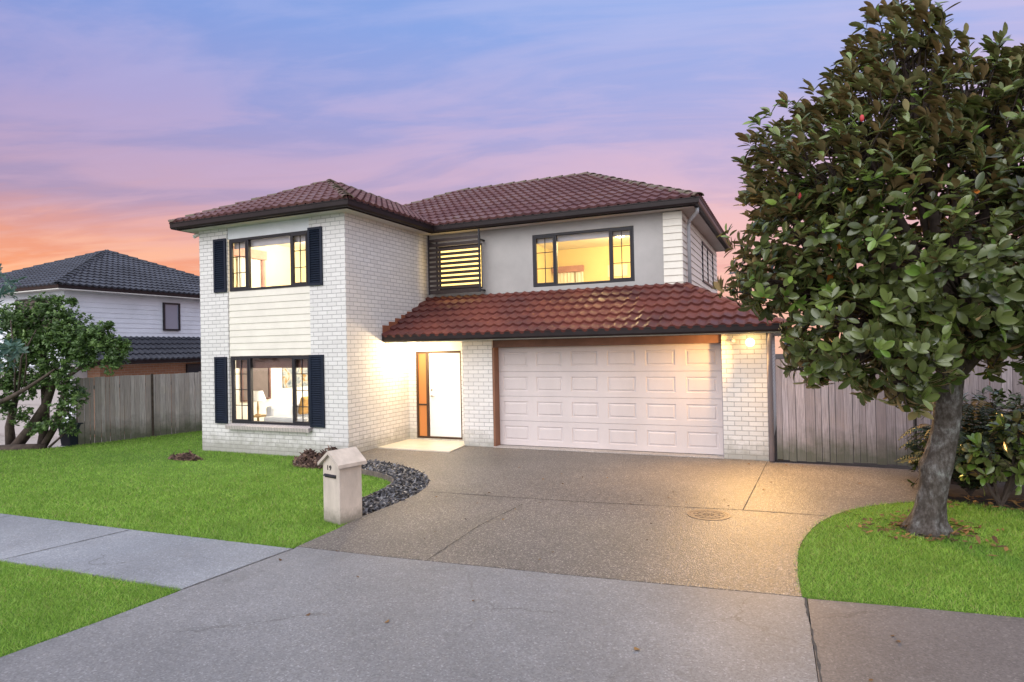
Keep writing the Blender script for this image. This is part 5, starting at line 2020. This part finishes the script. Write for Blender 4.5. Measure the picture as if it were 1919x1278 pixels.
for L_ in main:
    tm.tube([(a, b, c) for a, b, c, _ in L_], [q for *_, q in L_], 9, jit=.08)
lb_ = [(-8.462, -1.058, 2.922, .55), (-8.047, -0.877, 3.168, .34), (-7.655, -0.811, 2.964, .42), (-7.209, -0.721, 2.698, .42), (-6.769, -0.632, 2.436, .45), (-6.426, -0.480, 2.366, .36), (-6.160, -0.471, 2.236, .22), (-6.281, -0.521, 1.927, .28), (-7.450, -0.822, 2.262, .5),
       (-8.588, -0.996, 2.220, .5), (-8.955, -1.264, 1.846, .45), (-8.987, -1.290, 2.998, .40), (-7.913, -0.913, 1.827, .45), (-8.979, -1.374, 0.962, .35), (-7.494, -0.935, 0.823, .38), (-7.359, -0.770, 1.188, .28), (-7.492, -0.821, 0.433, .22), (-8.184, -1.127, 0.449, .22), (-8.444, -1.143, 1.458, .38), (-7.759, -0.862, 3.475, .14), (-7.367, -0.797, 3.396, .12), (-6.474, -0.506, 2.806, .10), (-6.044, -0.421, 2.358, .12), (-7.835, -0.974, 0.567, .26), (-7.006, -0.733, 2.065, .32), (-8.600, -1.332, 2.477, .42), (-7.972, -1.164, 2.463, .40), (-7.462, -1.050, 2.576, .36), (-8.527, -1.307, 3.107, .34), (-8.169, -1.042, 3.357, .26), (-8.911, -1.459, 1.475, .36), (-8.636, -1.220, 0.700, .26), (-7.395, -1.009, 1.517, .30), (-7.010, -0.848, 2.442, .36), (-6.606, -0.672, 2.682, .24)]
Cs, As = [], []
tw = tm
for (a, b, c, r) in lb_:
    bc = np.array((a, b, c))
    m_ = int(640 * r * r) + 16
    if c < 1.05:
        m_ = int(m_ * .6)
    dd = unit(RNG.normal(0, 1, (m_, 3)))
    pp = bc + dd * (r * RNG.uniform(.2, 1.08, m_))[:, None]
    Cs.append(pp)
    As.append(unit(dd * .7 + np.array([0, 0, .7]) + RNG.normal(0, .3, dd.shape)))
    for q in range(min(m_, 10)):
        tw.tube([Vector(bc), Vector(bc).lerp(Vector(pp[q]), .5) + Vector((0, 0, -.03)), Vector(pp[q])], [.012, .008, .004], 4, mi=1, cap=False)
tw.build('trunk', [M['bark2'], M['twig']], lt_, smooth=True)
Cs, As = np.concatenate(Cs), np.concatenate(As)
P, Dv, Nv, L, Wd, cu, R_ = rosettes(Cs, As, 9, .085, (20, 95), .48, np.clip(RNG.beta(2, 2.2, len(Cs)), 0, 1))
V, F, r, mi = leaf_mesh(P, Dv, Nv, L, Wd, cu, False, R_)
npmesh('crown', V, F, M['shrub_leaf'], lt_, rnd=r)
print('left leaves', len(P))
b_ = MB()
b_.tube([Vector((-9.466, -1.687, -0.103)), Vector((-8.889, -1.432, -0.078)), Vector((-8.537, -1.168, -0.065)), Vector((-8.226, -0.921, -0.063))], [.13, .12, .11, .09], 10, jit=.08)
tag(b_.build('fallen_log', M['bark2'], loc=Vector((-8.889, -1.432, -0.078)), smooth=True), 'dark log lying at the lawn edge under the leaning tree', 'log')
# nearer tree whose outer sprays enter the frame at the left edge
nt_t = thing('street_tree', 'blue-green leafy spray of a tree cut off by the left edge', 'tree', (-5.6, -4.6, -.02))
b_ = MB()
b_.tube([(-5.6, -4.6, -.08), (-5.57, -4.55, 1.2), (-5.42, -4.4, 2.4), (-5.25, -4.2, 3.2)], [.12, .10, .08, .04], 9)
ends = [Vector((-5.701, -3.126, 3.644)), Vector((-5.424, -3.219, 3.365)), Vector((-5.713, -3.234, 3.023)), Vector((-5.281, -3.253, 2.253)), Vector((-5.021, -3.248, 2.298)), Vector((-5.577, -3.271, 1.905)), Vector((-5.884, -3.195, 2.622)), Vector((-6.122, -3.200, 3.456)), Vector((-5.116, -3.288, 2.121))]
for e in ends:
    s0 = Vector((-5.42, -4.4, 2.35))
    b_.tube([s0, s0.lerp(e, .5) + Vector((0, 0, .1)), e], [.03, .018, .008], 6)
b_.build('trunk', M['bark2'], nt_t, smooth=True)
Cs = np.array([np.array(e) + RNG.normal(0, .09, 3) for e in ends for _ in range(4)])
As = unit(RNG.normal(0, .5, Cs.shape) + np.array([.3, 0, .6]))
P, Dv, Nv, L, Wd, cu, R_ = rosettes(Cs, As, 9, .19, (25, 95), .26, np.clip(RNG.uniform(.1, .9, len(Cs)), 0, 1))
V, F, r, mi = leaf_mesh(P, Dv, Nv, L, Wd, cu, False, R_)
npmesh('crown', V, F, M['blue_leaf'], nt_t, rnd=r)

# wheelie bin at the end of the left fence
wb = thing('wheelie_bin', 'dark navy wheelie bin at the front end of the left fence', 'bin', (-8.17, -.30, -.15))
bx_, by_ = -8.17, -.30
b_ = MB()
lo, hi = [(-.19, -.2), (.19, -.2), (.19, .2), (-.19, .2)], [(-.235, -.26), (.235, -.26), (.235, .26), (-.235, .26)]
zb, zt = -.10, .42
for i in range(4):
    j = (i + 1) % 4
    b_.face([(bx_ + lo[i][0], by_ + lo[i][1], zb), (bx_ + lo[j][0], by_ + lo[j][1], zb), (bx_ + hi[j][0], by_ + hi[j][1], zt), (bx_ + hi[i][0], by_ + hi[i][1], zt)])
b_.face([(bx_ + p[0], by_ + p[1], zb) for p in lo])
b_.build('body', M['bin'], wb, bevel=.02)
b_ = MB()
b_.box(bx_ - .25, bx_ + .25, by_ - .28, by_ + .28, zt + .001, zt + .04)
b_.build('lid', M['bin'], wb, bevel=.015)
for s_ in (-1, 1):
    MB().lathe([(0, -.02), (.08, -.02), (.08, .02), (0, .02)], (bx_ + s_ * .21, by_ + .2, -.07), (1, 0, 0), 14).build('wheel', M['black'], wb)

# ================================================================ neighbour on the left
NB = thing('neighbour_house', 'white weatherboard house with blue-grey tiled roof beyond the left fence', 'house', (-17.5, 7, -.62))
nx, ny = -13.40, 2.65
b_ = MB()
boards(b_, lambda u, z, d: (nx + d, u, z), ny + .0, 11.3, 2.4, 4.24, .165, .02)
boards(b_, lambda u, z, d: (u, ny - d, z), -22.0, nx + .0, 1.9, 4.24, .165, .02)
b_.box(-22.0, nx - .001, ny + .001, 11.3, 1.8, 4.24)
b_.build('weatherboard_wall', M['nbboard'], NB)
b_ = MB()
b_.box(-13.39, -12.75, ny + .7, 11.2, -.7, 1.80)
b_.build('brick_wall', M['redbrick'], NB)
b_ = MB()
b_.box(-22.0, -13.41, ny + .2, 11.2, -.7, 1.79)
b_.build('rendered_wall', M['nbboard'], NB)
gdn = MB()
for r in range(4):
    z0 = -.55 + r * .52
    gdn.box(-19.2, -13.9, ny + .14, ny + .199, z0, z0 + .505)
gdn.box(-19.2, -13.9, ny + .16, ny + .1985, -.6, 1.6)
gdn.build('garage_door', M['nbdoor'], NB)
b_ = MB()
b_.box(-22.45, nx + .42, ny - .42, 11.7, 4.24, 4.27)
b_.build('soffit', M['soffit'], NB)
b_ = MB()
sweep(b_, [(-22.4, 11.7), (-22.4, ny - .32), (nx + .32, ny - .32), (nx + .32, 11.6)], [(o, zz) for o, zz in GUT(4.25)])
b_.build('gutter', M['gutter'], NB)
ce = (nx + .42, ny - .42, 4.39)
cw_ = (-22.45, ny - .42, 4.39)
cn = (nx + .42, 11.7, 4.39)
cx2 = (-22.45, 11.7, 4.39)
ap1 = (-17.7, 6.95, 6.42)
nr = roof_plane('roof', [cw_, ce, ap1], M['slate_tile'], NB)
roof_plane('roof_slope', [ce, cn, ap1], M['slate_tile'], nr)
roof_plane('roof_slope', [cn, cx2, ap1], M['slate_tile'], nr)
roof_plane('roof_slope', [cx2, cw_, ap1], M['slate_tile'], nr)
cm = MB()
cap_run(cm, ce, ap1, .14)
cap_run(cm, cw_, ap1, .14)
cap_run(cm, cn, ap1, .14)
cm.build('ridge_cap', M['slatecap'], nr)
lr2 = roof_plane('lower_roof', [(-12.1, ny - .35, 1.93), (-12.1, 11.5, 1.93), (nx + .01, 11.5, 2.72), (nx + .01, ny - .35, 2.72)], M['slate_tile'], NB)
b_ = MB()
sweep(b_, [(-12.22, ny - .35), (-12.22, 11.5)], [(o, zz) for o, zz in GUT(1.80)])
b_.build('gutter', M['gutter'], NB)
b_ = MB()
b_.box(nx - .3, -12.22, ny - .35, 11.5, 1.79, 1.81)
b_.build('soffit', M['soffit'], NB)


def nwin(P, u0, u1, z0, z1, pane):
    mb = MB()
    def bx(a, b, c, d, d0, d1):
        p0, p1 = P(a, c, d0), P(b, d, d1)
        mb.box(min(p0[0], p1[0]), max(p0[0], p1[0]), min(p0[1], p1[1]), max(p0[1], p1[1]), c, d)
    bx(u0, u1, z1 - .06, z1, -.01, .06)
    bx(u0, u1, z0, z0 + .06, -.01, .06)
    bx(u0, u0 + .06, z0 + .06, z1 - .06, -.01, .06)
    bx(u1 - .06, u1, z0 + .06, z1 - .06, -.01, .06)
    w_ = mb.build('window', M['frame'], NB)
    mb = MB()
    mb.face([P(u0 + .06, z0 + .06, .02), P(u1 - .06, z0 + .06, .02), P(u1 - .06, z1 - .06, .02), P(u0 + .06, z1 - .06, .02)])
    mb.build('pane', pane, w_)


M['dullpane'] = mat('dull_curtained_pane', (0.22, 0.25, 0.33), 0.08, 0.6)
M['darkpane'] = mat('dark_pane', (0.03, 0.035, 0.05), 0.06, 0.6)
nwin(lambda u, z, d: (nx + .03 + d, u, z), 6.15, 6.85, 3.0, 4.05, M['dullpane'])
nwin(lambda u, z, d: (u, ny - .03 - d, z), -15.9, -14.0, 2.9, 4.05, M['darkpane'])
nwin(lambda u, z, d: (-12.745 + d, u, z), 6.6, 9.0, .9, 1.72, M['darkpane'])
b_ = MB()
b_.face([(-22, -9, -.60), (-9.1, -9, -.60), (-9.1, 12, -.60), (-22, 12, -.60)])
kind(b_.build('neighbour_driveway', M['pave_l'], loc=(-15, 0, -.6)), 'structure')

# ================================================================ neighbour on the right, behind the magnolia
NR = thing('neighbour_house', 'single-storey house with red tiled roof half hidden behind the magnolia', 'house', (16.5, 10, 0))
b_ = MB()
b_.box(12.2, 22.0, 5.5, 14.0, -.2, 2.5)
b_.build('brick_wall', M['redbrick'], NB if False else NR)
b_ = MB()
b_.box(11.75, 22.4, 5.05, 14.4, 2.5, 2.56)
b_.build('soffit', M['soffit'], NR)
q = [(11.7, 5.0, 2.58), (22.4, 5.0, 2.58), (22.4, 14.4, 2.58), (11.7, 14.4, 2.58)]
pk = [(16.3, 9.7, 4.75), (17.8, 9.7, 4.75)]
rr_ = roof_plane('roof', [q[0], q[1], pk[1], pk[0]], M['tile_low'], NR)
roof_plane('roof_slope', [q[3], q[0], pk[0]], M['tile_low'], rr_)
roof_plane('roof_slope', [q[1], q[2], pk[1]], M['tile_low'], rr_)
roof_plane('roof_slope', [q[2], q[3], pk[0], pk[1]], M['tile_low'], rr_)
b_ = MB()
sweep(b_, [(11.75, 14.4), (11.75, 5.05), (22.4, 5.05)], [(o, zz) for o, zz in GUT(2.46)])
b_.build('gutter', M['gutter'], NR)
